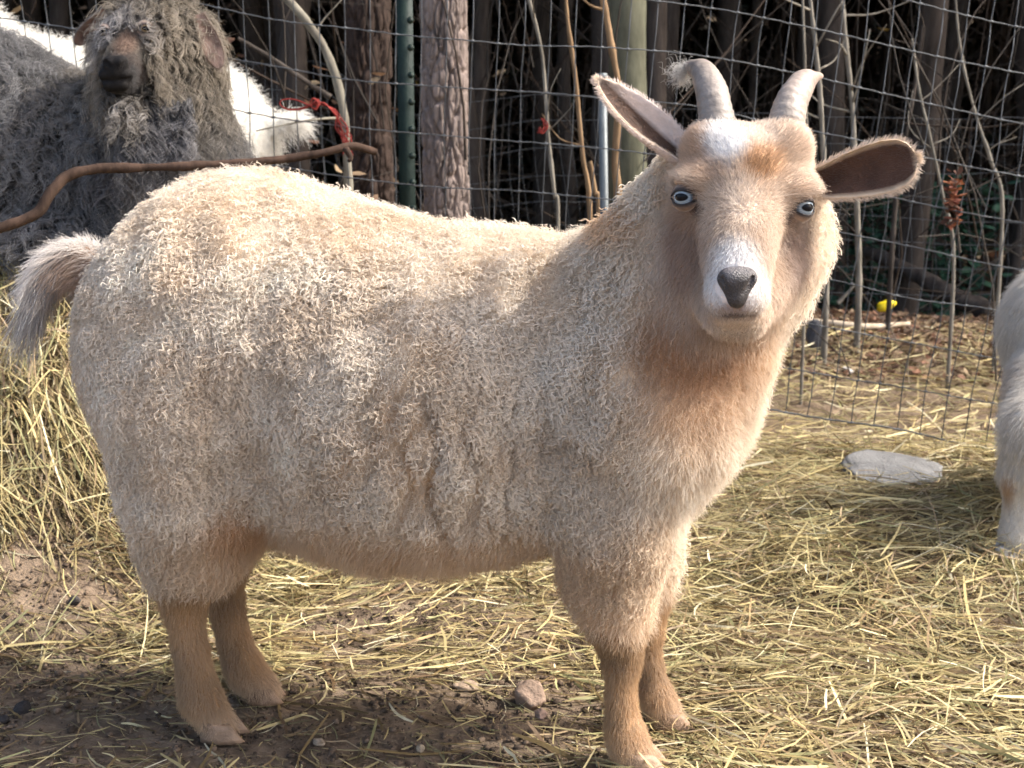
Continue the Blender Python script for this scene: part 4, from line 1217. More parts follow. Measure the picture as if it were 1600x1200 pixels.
G.apply(forms, (-.5, 1.0, .2), (.25, 1.4, .65), .01, 'add')
GV, GQ = G.nets()
GV = smooth_mesh(GV, GQ, 2, .4)

FACE_C = P(1157, 365, 1.07)
LEGZ = .175
def face_w(p):
    d = np.linalg.norm((p - FACE_C) * np.array([1.0, .85, .78]), axis=-1)
    t = np.linalg.norm((p - P(1165, 232, 1.15)) * np.array([.72, .9, 1.0]), axis=-1)
    return np.maximum(sstep(d, .122, .085), sstep(t, .075, .055))
def leg_w(p):
    jag = .012 * noise3(p * 45, 9)
    zz = np.where(p[..., 0] < 0, .178, .158) + jag
    return sstep(p[..., 2], zz + .022, zz - .012)
def near3(p, c, r):
    return sstep(np.linalg.norm((p - c) / np.asarray(r), axis=-1), 1.0, .35)[..., None]

CREAM = np.array([.89, .805, .695])
def coat_col(p):
    """colour of the coat where p lies: cream fleece, tan points, white blaze, brown legs; shade painted in on throat and right cheek"""
    n1 = (noise3(p * 9, 21) * .5 + .5)[..., None]; n2 = (noise3(p * 30, 22) * .5 + .5)[..., None]
    n3_ = (fbm(p * 24, 2, 23) * .5 + .5)[..., None]
    c = CREAM * (.90 + .12 * n1) * lerp(np.array([.90, .86, .81]), np.array([1.02, 1.03, 1.04]), sstep(n3_, .25, .70))
    bz = lerp(.20, .24, n1[..., 0])
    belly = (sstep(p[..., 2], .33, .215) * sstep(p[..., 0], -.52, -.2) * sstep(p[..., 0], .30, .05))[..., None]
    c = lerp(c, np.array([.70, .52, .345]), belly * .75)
    rear = (sstep(p[..., 0], -.36, -.50) * sstep(p[..., 2], .50, .36))[..., None]
    c = lerp(c, np.array([.72, .58, .44]), rear * .7)
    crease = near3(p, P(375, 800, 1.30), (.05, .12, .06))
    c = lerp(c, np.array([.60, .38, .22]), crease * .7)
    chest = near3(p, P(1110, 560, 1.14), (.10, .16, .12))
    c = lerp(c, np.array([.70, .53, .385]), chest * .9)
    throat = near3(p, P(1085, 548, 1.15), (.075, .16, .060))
    c = lerp(c, np.array([.46, .29, .18]), throat * .85)  # brown throat hair, darkened further with the jaw's shadow painted in
    wither = near3(p, P(975, 355, 1.25), (.06, .10, .03))
    c = lerp(c, np.array([.72, .50, .31]), wither * .8)
    f = face_w(p)[..., None]
    fc = np.array([.645, .505, .385]) * (.92 + .16 * n2)
    fc = lerp(fc, np.array([.62, .40, .23]), near3(p, P(1196, 252, 1.10), (.030, .05, .024)) * 1.0)
    fc = lerp(fc, np.array([.36, .20, .09]), near3(p, P(1186, 262, 1.10), (.018, .05, .015)) * .9)
    fc = lerp(fc, np.array([.58, .38, .24]), near3(p, P(1082, 232, 1.13), (.028, .05, .030)) * .8)
    fc = lerp(fc, np.array([.52, .36, .25]), near3(p, P(1110, 272, 1.11), (.020, .04, .014)) * .6)
    fc = lerp(fc, np.array([.84, .83, .82]), near3(p, P(1134, 222, 1.12), (.026, .07, .028)))
    fc = lerp(fc, np.array([.78, .66, .54]), near3(p, P(1186, 214, 1.13), (.026, .05, .014)) * .8)
    fc = lerp(fc, np.array([.80, .68, .56]), near3(p, P(1160, 322, 1.09), (.020, .05, .030)) * .8)
    fc = lerp(fc, np.array([.84, .82, .80]), near3(p, P(1150, 404, 1.06), (.027, .05, .030)))
    fc = lerp(fc, np.array([.86, .83, .80]), near3(p, P(1152, 450, 1.04), (.048, .07, .034)))
    fc = lerp(fc, np.array([.36, .255, .195]), near3(p, P(1241, 384, 1.145), (.024, .09, .062)) * 1.0)  # shadow of the right ear painted into the cheek colour
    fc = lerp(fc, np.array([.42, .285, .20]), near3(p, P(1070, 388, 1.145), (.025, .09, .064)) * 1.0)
    fc = lerp(fc, np.array([.40, .31, .27]), near3(p, P(1147, 482, 1.045), (.022, .03, .0085)) * .85)
    fc = lerp(fc, np.array([.10, .07, .06]), near3(p, P(1150, 493, 1.048), (.024, .03, .0035)) * .9)
    fc = lerp(fc, np.array([.80, .68, .55]), near3(p, P(1152, 508, 1.07), (.035, .05, .012)) * .8)
    fc = lerp(fc, np.array([.25, .19, .17]), near3(p, EYE_L, (.023, .035, .021)) * .85)
    fc = lerp(fc, np.array([.25, .19, .17]), near3(p, EYE_R, (.023, .035, .021)) * .85)
    fc = lerp(fc, np.array([.12, .085, .075]), near3(p, P(1088, 327, 1.12), (.010, .04, .008)))
    fc = lerp(fc, np.array([.12, .085, .075]), near3(p, P(1229, 338, 1.12), (.010, .04, .009)))
    cheek = np.maximum(near3(p, P(1276, 450, 1.20), (.032, .06, .06)), near3(p, P(1030, 420, 1.20), (.030, .06, .05)) * .7)
    c = lerp(lerp(c, fc, f), np.array([.88, .79, .68]), cheek)
    l = leg_w(p)[..., None]
    lc = np.array([.40, .25, .125]) * (.72 + .55 * n2)
    lc = lerp(lc, np.array([.60, .44, .30]), (sstep(p[..., 2], .05, .02))[..., None] * .55)
    c = lerp(c, lc, l)
    return c

goat = thing('cream_goat', P(660, 1160, 1.31) * np.array([1, 1, 0]), 'cream curly-fleeced goat with pale blue eyes and two horns, looking at the camera', 'goat')
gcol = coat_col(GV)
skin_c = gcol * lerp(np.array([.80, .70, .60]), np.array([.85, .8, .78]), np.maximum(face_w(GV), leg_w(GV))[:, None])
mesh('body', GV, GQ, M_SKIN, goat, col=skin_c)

# ---- fleece: locks hang from the back down the flanks, crimped
EXC = [(EYE_L, .0185), (EYE_R, .0185), (P(1150, 440, 1.040), .0185), (P(1151, 458, 1.040), .013)]
def ok_pts(p):
    m = np.ones(len(p), bool)
    for c, r in EXC: m &= np.linalg.norm(p - c, axis=1) > r
    return m
rg = np.random.default_rng(11)
BACK = -AX
def side_w(p, n):     # the far side is mostly hidden: thinner there
    return np.where((n[:, 1] > .45) & (p[:, 2] < .52), .35, 1.0)
def wool_w(p):
    return (1 - face_w(p)) * (1 - leg_w(p))

def lay(p, n, out, grav=.8, back=.35, jit=.25, seed=0):
    r = np.random.default_rng(seed)
    flow = np.array([0, 0, -1.]) * grav + BACK * back
    fl = np.stack([noise3(p * 15, 31 + seed), noise3(p * 15, 32 + seed), noise3(p * 15, 33 + seed)], -1) * .75
    d = flow + fl + r.normal(0, jit, p.shape)
    d = d - n * np.sum(d * n, 1, keepdims=True)
    return nrm(nrm(d) * (1 - out)[:, None] + n * out[:, None] * 1.15)

def curl_w(p):
    """how crimped the fleece is: strong on flank and back, soft on chest, neck, belly and legs"""
    c = np.maximum(sstep(p[:, 2], .24, .32), .7 * sstep(p[:, 2], .17, .22) * np.maximum(sstep(p[:, 0], .02, .06), sstep(p[:, 0], -.28, -.33))) * sstep(p[:, 0], .33, .24)
    c *= 1 - near3(p, P(1150, 620, 1.16), (.16, .25, .25))[:, 0]
    c *= 1 - .6 * (sstep(p[:, 0], -.40, -.50) * sstep(p[:, 2], .46, .36))
    return c

NL = 64000
p, n = scatter(GV, GQ, NL, 3, lambda p, n: wool_w(p) * side_w(p, n))
cw = curl_w(p)
topness = sstep(n[:, 2], .35, .85)
bare = (creases(p[:, 0], p[:, 1], p[:, 2]) < .0035)
patch = sstep(noise3(p * 28, 37), -.75, .25)
keep = (rg.random(len(p)) < (.02 + .98 * cw) * (1 - .78 * topness) * (.35 + .65 * patch)) & bare
p, n, cw, topness = p[keep], n[keep], cw[keep], topness[keep]
out = .14 + .10 * topness + rg.normal(0, .05, len(p))
D = lay(p, n, np.clip(out, .04, .5), jit=.24, seed=1)
Lk = (.013 + .014 * rg.random(len(p))) * lerp(.6, 1.0, cw) * lerp(1, .8, topness)
am = (.0019 + .0017 * rg.random(len(p))) * (.3 + .7 * cw) * lerp(1, .8, topness)
tn = Lk / .0092 * (.8 + .45 * rg.random(len(p)))
ph = rg.uniform(0, 2 * np.pi, len(p))
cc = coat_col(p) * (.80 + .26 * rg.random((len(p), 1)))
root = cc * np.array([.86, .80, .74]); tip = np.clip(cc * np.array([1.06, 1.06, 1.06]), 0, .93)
p = p + n * (.003 + .0045 * rg.random((len(p), 1)))
for k in range(3):
    j = rg.normal(0, .00024, p.shape)
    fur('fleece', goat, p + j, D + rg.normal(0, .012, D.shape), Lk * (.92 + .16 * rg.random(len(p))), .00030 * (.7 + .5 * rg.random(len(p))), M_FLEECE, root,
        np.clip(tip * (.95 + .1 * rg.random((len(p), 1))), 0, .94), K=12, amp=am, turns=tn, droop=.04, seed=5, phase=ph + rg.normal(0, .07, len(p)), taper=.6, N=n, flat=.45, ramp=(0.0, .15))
# soft undercoat that fills the fleece, everywhere on the wool
p, n = scatter(GV, GQ, 230000, 8, lambda p, n: wool_w(p) * side_w(p, n))
m = creases(p[:, 0], p[:, 1], p[:, 2]) < .0055; p, n = p[m], n[m]
cw = curl_w(p)
D = lay(p, n, np.clip(.50 + rg.normal(0, .16, len(p)), .1, .95), jit=.5, seed=2)
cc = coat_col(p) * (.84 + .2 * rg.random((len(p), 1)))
neckw = near3(p, P(1100, 450, 1.2), (.2, .3, .2))[:, 0]
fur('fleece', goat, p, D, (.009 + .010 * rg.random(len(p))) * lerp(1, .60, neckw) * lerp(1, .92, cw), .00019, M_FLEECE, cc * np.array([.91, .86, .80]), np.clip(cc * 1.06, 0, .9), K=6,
    amp=.0013 * (.3 + cw), turns=1.5, droop=.12, seed=12)
# ---- short coat on face and legs
p, n = scatter(GV, GQ, 100000, 9, lambda p, n: np.maximum(face_w(p) * 1.6, leg_w(p)))
m = ok_pts(p); p, n = p[m], n[m]
f = face_w(p)
nose = P(1150, 440, 1.05); whirl = P(1160, 345, 1.085)
away = nrm(p - whirl) * sstep(p[:, 2], whirl[2] - .02, whirl[2] + .03)[:, None] + np.array([0, 0, -1.]) * sstep(p[:, 2], whirl[2] + .02, whirl[2] - .03)[:, None] * .4 \
    + nrm(p - np.array([whirl[0], 1.3, whirl[2]])) * np.array([1.2, .2, .25])
dl = lerp(np.array([0, 0, -1.]) + 0 * p, away, f[:, None]) + rg.normal(0, .22, p.shape)
dl = dl - n * np.sum(dl * n, 1, keepdims=True)
D = nrm(dl) + n * (.42 + .15 * rg.random((len(p), 1)))
muz = near3(p, P(1150, 470, 1.05), (.05, .07, .05))[:, 0]
Ls = lerp(.010, .0085, f) * (.6 + .7 * rg.random(len(p))) * lerp(1, .45, muz)
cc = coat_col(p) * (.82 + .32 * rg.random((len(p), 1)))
fur('coat', goat, p, D, Ls, .00017, M_COAT, cc * .75, np.clip(cc * 1.08, 0, .9), K=4, droop=.12, seed=14, bend=.08)

# ---- horns, ears, eyes, nose, hooves, tail
horn(goat, [P(1122, 215, 1.155), P(1119, 180, 1.158), P(1112, 145, 1.170), P(1101, 117, 1.190), P(1085, 106, 1.212), P(1072, 101, 1.228)],
     [R(30, 1.15), R(27, 1.15), R(24, 1.16), R(21, 1.17), R(13, 1.18), R(5.5, 1.19)], seed=3)
horn(goat, [P(1222, 222, 1.155), P(1229, 188, 1.158), P(1240, 155, 1.168), P(1255, 130, 1.184), P(1270, 121, 1.200), P(1283, 119, 1.212)],
     [R(31, 1.15), R(28, 1.15), R(25, 1.16), R(21, 1.17), R(11, 1.18), R(4, 1.19)], seed=8, base=(.28, .25, .215), tip=(.32, .24, .20))
ear(goat, P(1066, 252, 1.175), P(933, 124, 1.185), side=P(960, 230, 1.165) - P(1030, 170, 1.20), normal=(-.2, -1, .1), width=R(37, 1.18), cup=.017, bow=-.006,
    inner=(.10, .056, .038), outer=(.72, .60, .53), rim=(.74, .60, .46), flap=(-1, .38),
    prof=[(0, .70), (.15, .86), (.32, 1.0), (.5, 1.0), (.68, .86), (.84, .60), (.94, .34), (1, .06)], seed=41)
ear(goat, P(1268, 290, 1.160), P(1434, 247, 1.128), side=(0, 0, 1), normal=(.15, -1, -.1), width=R(44, 1.16), cup=.015, bow=-.004,
    inner=(.085, .045, .031), outer=(.72, .60, .50), rim=(.72, .58, .43),
    prof=[(0, .60), (.15, .72), (.35, .90), (.55, 1.0), (.72, 1.0), (.86, .88), (.95, .60), (1, .12)], seed=43)
eye(goat, EYE_L, LOOK_L, .0106, roll=.0)
eye(goat, EYE_R, LOOK_R, .0106, roll=.0)
# nose pad
NB = P(1150, 450, 1.046)
NG = Field(grid_axis(NB[0] - .03, NB[0] + .03, .0011), grid_axis(NB[1] - .03, NB[1] + .04, .0011), grid_axis(NB[2] - .032, NB[2] + .03, .0011))
NY = 1.0440
NG.cone(P(1137, 434, NY), P(1167, 433, NY), .0070, .0070, .005)
NG.cone(P(1135, 437, NY), P(1149, 470, NY), .0066, .0046, .006)
NG.cone(P(1169, 436, NY), P(1153, 470, NY), .0066, .0046, .006)
NG.cone(P(1151, 438, NY), P(1151, 462, NY), .0105, .0068, .008)
for a, b, c, d, e, f_ in ((1128, 436, 1133, 451, 1141, 461), (1175, 434, 1171, 450, 1162, 460)):
    NG.cone(P(a, b, NY - .006), P(c, d, NY - .009), .0020, .0028, .002, mode='s')
    NG.cone(P(c, d, NY - .009), P(e, f_, NY - .010), .0028, .0018, .002, mode='s')
nv, nq = NG.nets(); nv = smooth_mesh(nv, nq, 2, .4)
nc = lerp(np.array([.070, .062, .064]), np.array([.20, .18, .185]), sstep(nv[:, 2], NB[2] - .002, NB[2] + .012)[:, None] * sstep(noise3(nv * 120, 3), -.9, .9)[:, None]) * .55
mesh('nose', nv, nq, M_NOSE, goat, col=nc)
def gz(v): return np.array([v[0], v[1], .002])
hoof(goat, gz(P(388, 1158, NH - .004)), gz(P(318, 1158, NH)), .026, .044, (.20, .135, .09))
hoof(goat, gz(P(446, 1097, FH)), gz(P(388, 1097, FH)), .024, .040)
hoof(goat, gz(P(1046, 1208, NF - .006)), gz(P(972, 1208, NF)), .026, .046, (.26, .18, .12))
hoof(goat, gz(P(1084, 1138, FF)), gz(P(1020, 1138, FF)), .024, .040)
# tail: short fleshy dock carried out, long hair hanging from it
tp = spline([P(175, 428, 1.40), P(128, 402, 1.40), P(88, 410, 1.395), P(62, 444, 1.39)], 24)
tv, tf = tube(tp, np.linspace(.018, .008, 24), 12)
tail = mesh('tail', tv, tf, M_SKIN, goat, col=np.array([.30, .19, .12]))
nt_ = 6000
u = rg.random(nt_) ** .8; k = np.clip((u * 23).astype(int), 0, 23)
ang = rg.uniform(0, 2 * np.pi, nt_)
tang = nrm(np.gradient(tp, axis=0))[k]
vv = np.array([0., 1, 0]); uu = nrm(np.cross(tang, vv)); uu = uu * np.where(uu[:, 2:3] < 0, -1, 1)
rad_dir = np.cos(ang)[:, None] * vv + np.sin(ang)[:, None] * uu
p0 = tp[k] + rad_dir * np.linspace(.017, .008, 24)[k][:, None]
topd = sstep(np.sin(ang), .1, .8)[:, None]
D = tang * .55 + rad_dir * lerp(.25, .65, topd) + np.array([-.35, 0, -.55]) * (1 - .8 * topd) + rg.normal(0, .10, (nt_, 3))
down = (sstep(u, .35, 1.0) * (1 - topd[:, 0] * .5))[:, None]
D = lerp(nrm(D), np.array([-.50, 0, -.86]) + rg.normal(0, .11, (nt_, 3)), down)
Lt = lerp(.050, .030, topd[:, 0]) * (.5 + .7 * rg.random(nt_)) * lerp(.7, 1.5, down[:, 0])
base = lerp(lerp(np.array([.30, .19, .12]), np.array([.42, .385, .35]), sstep(u, .45, .9)[:, None]), np.array([.60, .55, .50]), topd)
gy = rg.random((nt_, 1)) < .45
base = np.where(gy & (topd < .6) & (u[:, None] > .4), np.array([.17, .165, .17]), base)
fur('tail_hair', tail, p0, D, Lt, .00022, M_COAT, base * .8, np.clip(base * 1.2 + .08, 0, .85), K=8, droop=.25, amp=.0015, turns=.8, seed=51, bend=.12)
# ------------------------------------------------------------------ the other goats
def locks(name, parent, p, n, D, L, r, amp, wl, root, tip, hairs, K, seed, spread=.0016, droop=.3, mat=None, taper=.4):
    rg = np.random.default_rng(seed); ph = rg.uniform(0, 6.28, len(p))
    L = np.broadcast_to(L, (len(p),)); tn = L / wl * rg.uniform(.8, 1.25, len(p)); am = amp * rg.uniform(.6, 1.3, len(p))
    for k in range(hairs):
        fur(name, parent, p + rg.normal(0, spread, p.shape), D + rg.normal(0, .03, D.shape), L * rg.uniform(.85, 1.15, len(p)), r, mat or M_FLEECE, root,
            np.clip(tip * rg.uniform(.85, 1.1, (len(p), 1)), 0, .92), K=K, amp=am, turns=tn, droop=droop, seed=seed, phase=ph + rg.normal(0, .16, len(p)), taper=taper, N=n, flat=.8)

# ---- grey angora lying behind the branch
gg = thing('grey_goat', np.array([-.85, 2.33, float(ground_z(-.85, 2.33))]), 'shaggy grey goat with long ringlets and dark muzzle behind the branch', 'goat')
A = Field(grid_axis(-1.75, -.36, .014, (-.80, -.42), .0075), grid_axis(1.98, 2.75, .014, (1.98, 2.3), .0075), grid_axis(.30, 1.12, .014, (.66, 1.02), .0075))
A.cone(P(240, 265, 2.31), P(-280, 215, 2.44), .135, .185, .05)
A.cone(P(-40, 210, 2.38), P(-200, 200, 2.42), .18, .175, .05)
A.cone(P(250, 250, 2.29), P(248, 120, 2.23), .105, .095, .05)
A.ell(P(245, 62, 2.215), (.080, .085, .075), .04)
A.cone(P(214, 66, 2.16), P(184, 104, 2.065), .038, .0210, .025)
A.ell(P(181, 119, 2.064), (.0205, .024, .020), .012)
A.cone(P(190, 122, 2.09), P(225, 125, 2.17), .022, .045, .03)
# folded forelegs under the chest
A.cone(P(190, 330, 2.20), P(60, 372, 2.17), .045, .032, .04)
A.cone(P(60, 372, 2.17), P(170, 385, 2.14), .032, .028, .02)
AV, AQ = A.nets(); AV = smooth_mesh(AV, AQ, 2, .4)
MUZ = P(186, 105, 2.06); BRIDGE = P(192, 70, 2.09)
def grey_col(p):
    n1 = (noise3(p * 14, 51) * .5 + .5)[..., None]
    c = np.array([.14, .137, .138]) * (.6 + .7 * n1)
    head = sstep(p[..., 2], .70, .84)[..., None] * sstep(p[..., 0], -.90, -.80)[..., None]
    c = lerp(c, np.array([.20, .172, .135]) * (.7 + .5 * n1), head * .9)
    beard = near3(p, P(255, 215, 2.20), (.13, .2, .08)); c = lerp(c, np.array([.13, .125, .13]) * (.6 + 1.0 * n1), beard * .9)
    brow = near3(p, P(175, 20, 2.10), (.08, .12, .06)); c = lerp(c, np.array([.22, .215, .22]), brow * .8)
    return c
def grey_skin(p):
    c = grey_col(p) * .55
    c = lerp(c, np.array([.17, .115, .085]), near3(p, P(194, 66, 2.085), (.026, .06, .050)))
    c = lerp(c, np.array([.16, .11, .08]), near3(p, P(212, 112, 2.085), (.020, .05, .030)))
    return lerp(c, np.array([.012, .010, .011]), near3(p, P(176, 118, 2.04), (.095, .11, .062)))
mesh('body', AV, AQ, M_SKIN, gg, col=grey_skin(AV))
def face_open(p): return np.maximum(near3(p, P(184, 108, 2.06), (.050, .09, .050))[..., 0], near3(p, BRIDGE, (.034, .07, .055))[..., 0])
rg = np.random.default_rng(301)
p, n = scatter(AV, AQ, 8000, 31, lambda p, n: (1 - sstep(face_open(p), .1, .4)) * np.where(n[:, 1] > .6, .15, 1.0))
d = np.array([0, 0, -1.]) + np.stack([noise3(p * 12, 61), noise3(p * 12, 62), noise3(p * 12, 63)], -1) * .7 + rg.normal(0, .12, p.shape)
d = d - n * np.sum(d * n, 1, keepdims=True)
D = nrm(d) * .8 + n * .42
cc = grey_col(p) * rg.uniform(.65, 1.35, (len(p), 1))
hd = sstep(p[:, 2], .74, .84) * sstep(p[:, 0], -.86, -.78)
L = rg.uniform(.055, .095, len(p)) * lerp(1, .66, hd)
locks('fleece', gg, p, n, D, L, .00060, lerp(.0085, .0055, hd), .028, cc * .35, np.clip(cc * 1.8, 0, .8), 7, 14, 71, .0018)
p, n = scatter(AV, AQ, 6000, 32, lambda p, n: (1 - sstep(face_open(p), .1, .4)) * np.where(n[:, 1] > .6, .1, 1.0))
d = np.array([0, 0, -.6]) + rg.normal(0, .6, p.shape); D = d - n * np.sum(d * n, 1, keepdims=True) * 1.0 + n * .9
cc = grey_col(p) * rg.uniform(.8, 1.3, (len(p), 1))
fur('fleece', gg, p, D, rg.uniform(.025, .06, len(p)), .00028, M_FLEECE, cc * .6, np.clip(cc * 1.4, 0, .8), K=8, amp=.003, turns=2, droop=.2, seed=72, bend=.15)
p, n = scatter(AV, AQ, 5000, 33, lambda p, n: sstep(face_open(p), .05, .3) * sstep(p[:, 1], 2.045, 2.075))
cc = grey_skin(p)
dd = np.array([.4, .3, -.3]) + rg.normal(0, .25, p.shape); fur('coat', gg, p, dd - n * np.sum(dd * n, 1, keepdims=True) + n * .4, .006, .0002, M_COAT, cc, cc * 1.25, K=4, seed=73)
ear(gg, P(312, 22, 2.17), P(344, 108, 2.165), side=(1, .2, .2), normal=(-.3, -1, .1), width=.019, cup=.006, bow=-.004, inner=(.19, .13, .108), outer=(.22, .17, .14), rim=(.20, .15, .12), fleece=.004, seed=81, dens=900)
ear(gg, P(165, 15, 2.20), P(118, 70, 2.22), side=(1, .1, .3), normal=(-.5, -1, .1), width=.017, cup=.006, inner=(.24, .155, .125), outer=(.20, .18, .17), rim=(.22, .19, .17), fleece=.004, seed=82, dens=500)
eye(gg, P(166, 50, 2.125), np.array([-.6, -.8, 0]), .011, iris=(.20, .15, .09))
eye(gg, P(226, 45, 2.115), np.array([.5, -.85, 0]), .011, iris=(.20, .15, .09))
NC = P(178, 102, 2.036)
NF_ = Field(grid_axis(NC[0] - .05, NC[0] + .05, .0022), grid_axis(1.99, 2.12, .0022), grid_axis(NC[2] - .06, NC[2] + .03, .0022))
NF_.cone(P(172, 98, 2.045), P(190, 97, 2.045), .0105, .0105, .006)
NF_.cone(P(172, 100, 2.044), P(181, 113, 2.044), .0095, .0065, .006); NF_.cone(P(190, 99, 2.044), P(181, 113, 2.044), .0095, .0065, .006)
NF_.cone(P(167, 117, 2.052), P(196, 116, 2.052), .0130, .0130, .006)
NF_.cone(P(172, 132, 2.054), P(191, 131, 2.054), .0125, .0125, .003)
for a_, b2_, c_, d_ in ((165, 97, 171, 105), (197, 96, 190, 104)): NF_.cone(P(a_, b2_, 2.036), P(c_, d_, 2.034), .0038, .0036, .002, mode='s')
NF_.cone(P(158, 125, 2.046), P(181, 126, 2.039), .0022, .0022, .002, mode='s'); NF_.cone(P(181, 126, 2.039), P(204, 122, 2.046), .0022, .0022, .002, mode='s')
nv, nq = NF_.nets(); mesh('nose', smooth_mesh(nv, nq, 2, .4), nq, mat_col('black_nose', rough=.75, var=.3, vscale=120, bump=.4, bscale=500, spec=.15), gg, col=np.array([.010, .009, .009]))

nb = 200
q = P(rg.uniform(195, 300, nb), rg.uniform(150, 190, nb), 2.115 + .02 * rg.random(nb))
cc = np.array([.10, .097, .10]) * rg.uniform(.5, 2.4, (nb, 1))
locks('beard', gg, q, np.tile([0., -1, 0], (nb, 1)), np.array([0, -.42, -.9]) + rg.normal(0, .07, (nb, 3)), rg.uniform(.07, .14, nb), .0006, .008, .034, cc * .5, np.clip(cc * 1.4, 0, .7), 5, 18, 79, .0016, droop=.2)

# ---- white goat beyond the fence
wg = thing('white_goat', np.array([-.85, 2.98, float(ground_z(-.85, 2.98))]), 'bright white woolly goat behind the fence, mostly hidden by the grey one', 'goat')
B_ = Field(grid_axis(-1.75, -.40, .016), grid_axis(2.72, 3.25, .016), grid_axis(.25, 1.15, .016))
B_.cone(P(318, 195, 2.98), P(20, 165, 3.0), .135, .150, .05)
B_.cone(P(372, 225, 2.98), P(360, 300, 2.98), .085, .070, .05)
B_.cone(P(30, 150, 3.0), P(-60, 40, 3.0), .10, .075, .05)
B_.ell(P(-85, 20, 2.98), (.075, .065, .06), .04); B_.cone(P(-100, 25, 2.96), P(-150, 60, 2.93), .045, .028, .03)
for a, y in ((350, 2.91), (335, 3.05), (60, 2.92), (50, 3.07)):
    b0 = P(a, 260, y); B_.cone(b0, [b0[0], b0[1], float(ground_z(b0[0], b0[1]))], .05, .028, .03)
WV, WQ = B_.nets(); WV = smooth_mesh(WV, WQ, 2, .4)
mesh('body', WV, WQ, M_SKIN, wg, col=np.array([.80, .78, .72]))
rg = np.random.default_rng(302)
p, n = scatter(WV, WQ, 26000, 41, lambda p, n: np.where(n[:, 1] > .5, .2, 1.0) * np.where(p[:, 0] > -1.25, 1.0, .3))
d = np.array([.1, 0, -.8]) + rg.normal(0, .5, p.shape); D = d - n * np.sum(d * n, 1, keepdims=True) + n * .75
cc = np.array([.88, .86, .81]) * rg.uniform(.9, 1.04, (len(p), 1))
fur('fleece', wg, p, D, rg.uniform(.02, .045, len(p)), .00045, M_FLEECE, cc * .9, np.clip(cc, 0, .93), K=8, amp=.0025, turns=2, droop=.1, seed=75, bend=.1)
tp = spline([P(425, 200, 2.96), P(450, 188, 2.95), P(468, 192, 2.95)], 10)
v, f = tube(tp, np.linspace(.022, .008, 10), 10); tl = mesh('tail', v, f, M_SKIN, wg, col=np.array([.8, .78, .72]))
k = rg.integers(0, 10, 1400); D = np.array([.5, -.1, .1]) + rg.normal(0, .55, (1400, 3))
fur('tail_hair', tl, tp[k] + rg.normal(0, .01, (1400, 3)), D, rg.uniform(.02, .05, 1400), .0004, M_FLEECE, np.array([.82, .80, .74]), np.array([.9, .88, .84]), K=6, droop=.3, seed=76)

# ---- pale goat at the right edge, seen from behind its hip
hg = on_ground(1578, 874)
rgz = hg[2]
rt = thing('pale_goat', np.array([1.05, 2.15, rgz]), 'white and fawn goat cut off by the right edge of the picture', 'goat')
E = Field(grid_axis(.66, 1.75, .011), grid_axis(1.62, 2.65, .011), grid_axis(rgz - .02, .90, .011))
E.cone(P(1690, 520, 2.14), P(1960, 540, 2.30), .118, .130, .05)
E.ell(P(1666, 512, 2.12), (.098, .11, .112), .04)
LY = hg[1]
E.chain([P(1662, 590, 2.06), P(1636, 680, LY), P(1598, 742, LY), P(1595, 800, LY), P(1588, 838, LY), P(1590, 858, LY)], [.085, .060, .032, .0225, .024, .020], .02)
FY = LY + .13
q = P(1690, 700, FY); E.chain([P(1690, 560, 2.24), q, P(1668, 750, FY), P(1670, 800, FY), [P(1664, 840, FY)[0], FY, rgz + .02]], [.085, .045, .027, .019, .02], .02)
for a, y in ((1930, 2.16), (1950, 2.32)):
    b0 = P(a, 620, y); E.chain([b0, [b0[0], y, .22], [b0[0] + .01, y, .06], [b0[0] + .03, y, .02]], [.06, .032, .022, .024], .02)
E.cone(P(1980, 470, 2.3), P(2110, 300, 2.34), .085, .06, .04)
E.ell(P(2130, 270, 2.34), (.06, .05, .05), .03); E.cone(P(2140, 280, 2.33), P(2215, 340, 2.33), .038, .024, .03)
EV, EQ = E.nets(); EV = smooth_mesh(EV, EQ, 2, .4)
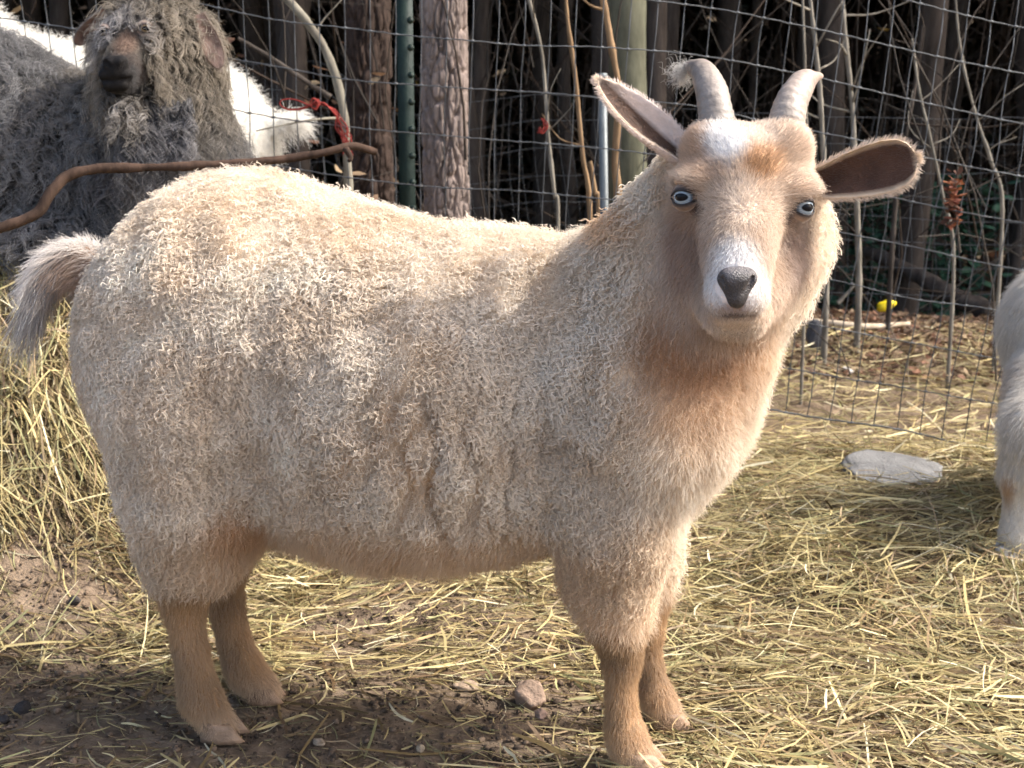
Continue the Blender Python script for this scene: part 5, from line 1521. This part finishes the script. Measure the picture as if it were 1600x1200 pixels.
def pale_col(p):
    n1 = (noise3(p * 12, 65) * .5 + .5)[..., None]
    c = np.array([.64, .595, .53]) * (.85 + .2 * n1)
    c = lerp(c, np.array([.48, .38, .29]), near3(p, P(1578, 620, 2.02), (.06, .10, .10)) * .75)
    c = lerp(c, np.array([.40, .37, .34]), near3(p, P(1592, 560, 2.02), (.025, .08, .05)) * .6)
    c = lerp(c, np.array([.42, .285, .185]), near3(p, P(1573, 775, LY - .02), (.016, .035, .042)))
    return c
mesh('body', EV, EQ, M_SKIN, rt, col=pale_col(EV) * .9)
rg = np.random.default_rng(303)
p, n = scatter(EV, EQ, 45000, 51, lambda p, n: np.where(p[:, 0] < 1.05, 1.0, .12))
lo = sstep(p[:, 2], .24, .13)
d = np.array([-.25, 0, -1.]) + rg.normal(0, .22, p.shape); D = nrm(d - n * np.sum(d * n, 1, keepdims=True)) + n * lerp(.35, .28, lo)[:, None]
cc = pale_col(p) * rg.uniform(.85, 1.12, (len(p), 1))
fur('coat', rt, p, D, rg.uniform(.018, .036, len(p)) * lerp(1, .28, lo), .00026, M_COAT, cc * .8, np.clip(cc * 1.08, 0, .9), K=6, droop=.15, seed=77, bend=.08)
h1 = np.array([P(1553, 872, LY)[0], LY, rgz + .001])
hoof(rt, h1 + [.045, -.012, 0], h1 + [.002, .006, 0], .024, .038, (.58, .54, .50))
hoof(rt, [h1[0] + .14, FY, rgz + .001], [h1[0] + .095, FY + .01, rgz + .001], .024, .038, (.5, .46, .42))
for a, y in ((1930, 2.16), (1950, 2.32)):
    b0 = P(a, 620, y); hoof(rt, [b0[0] + .06, y - .01, rgz], [b0[0] + .012, y, rgz], .024, .038, (.5, .46, .42))
# tuft of wool caught on the left horn tip
tc_ = P(1066, 112, 1.222); k = 260
fur('wool_tuft', goat, tc_ + rg.normal(0, .0045, (k, 3)), rg.normal(0, 1, (k, 3)) + np.array([-.6, 0, -.5]), rg.uniform(.006, .018, k), .00013, M_FLEECE, np.array([.42, .41, .39]), np.array([.6, .58, .55]), K=7, amp=.002, turns=1.5, seed=78)
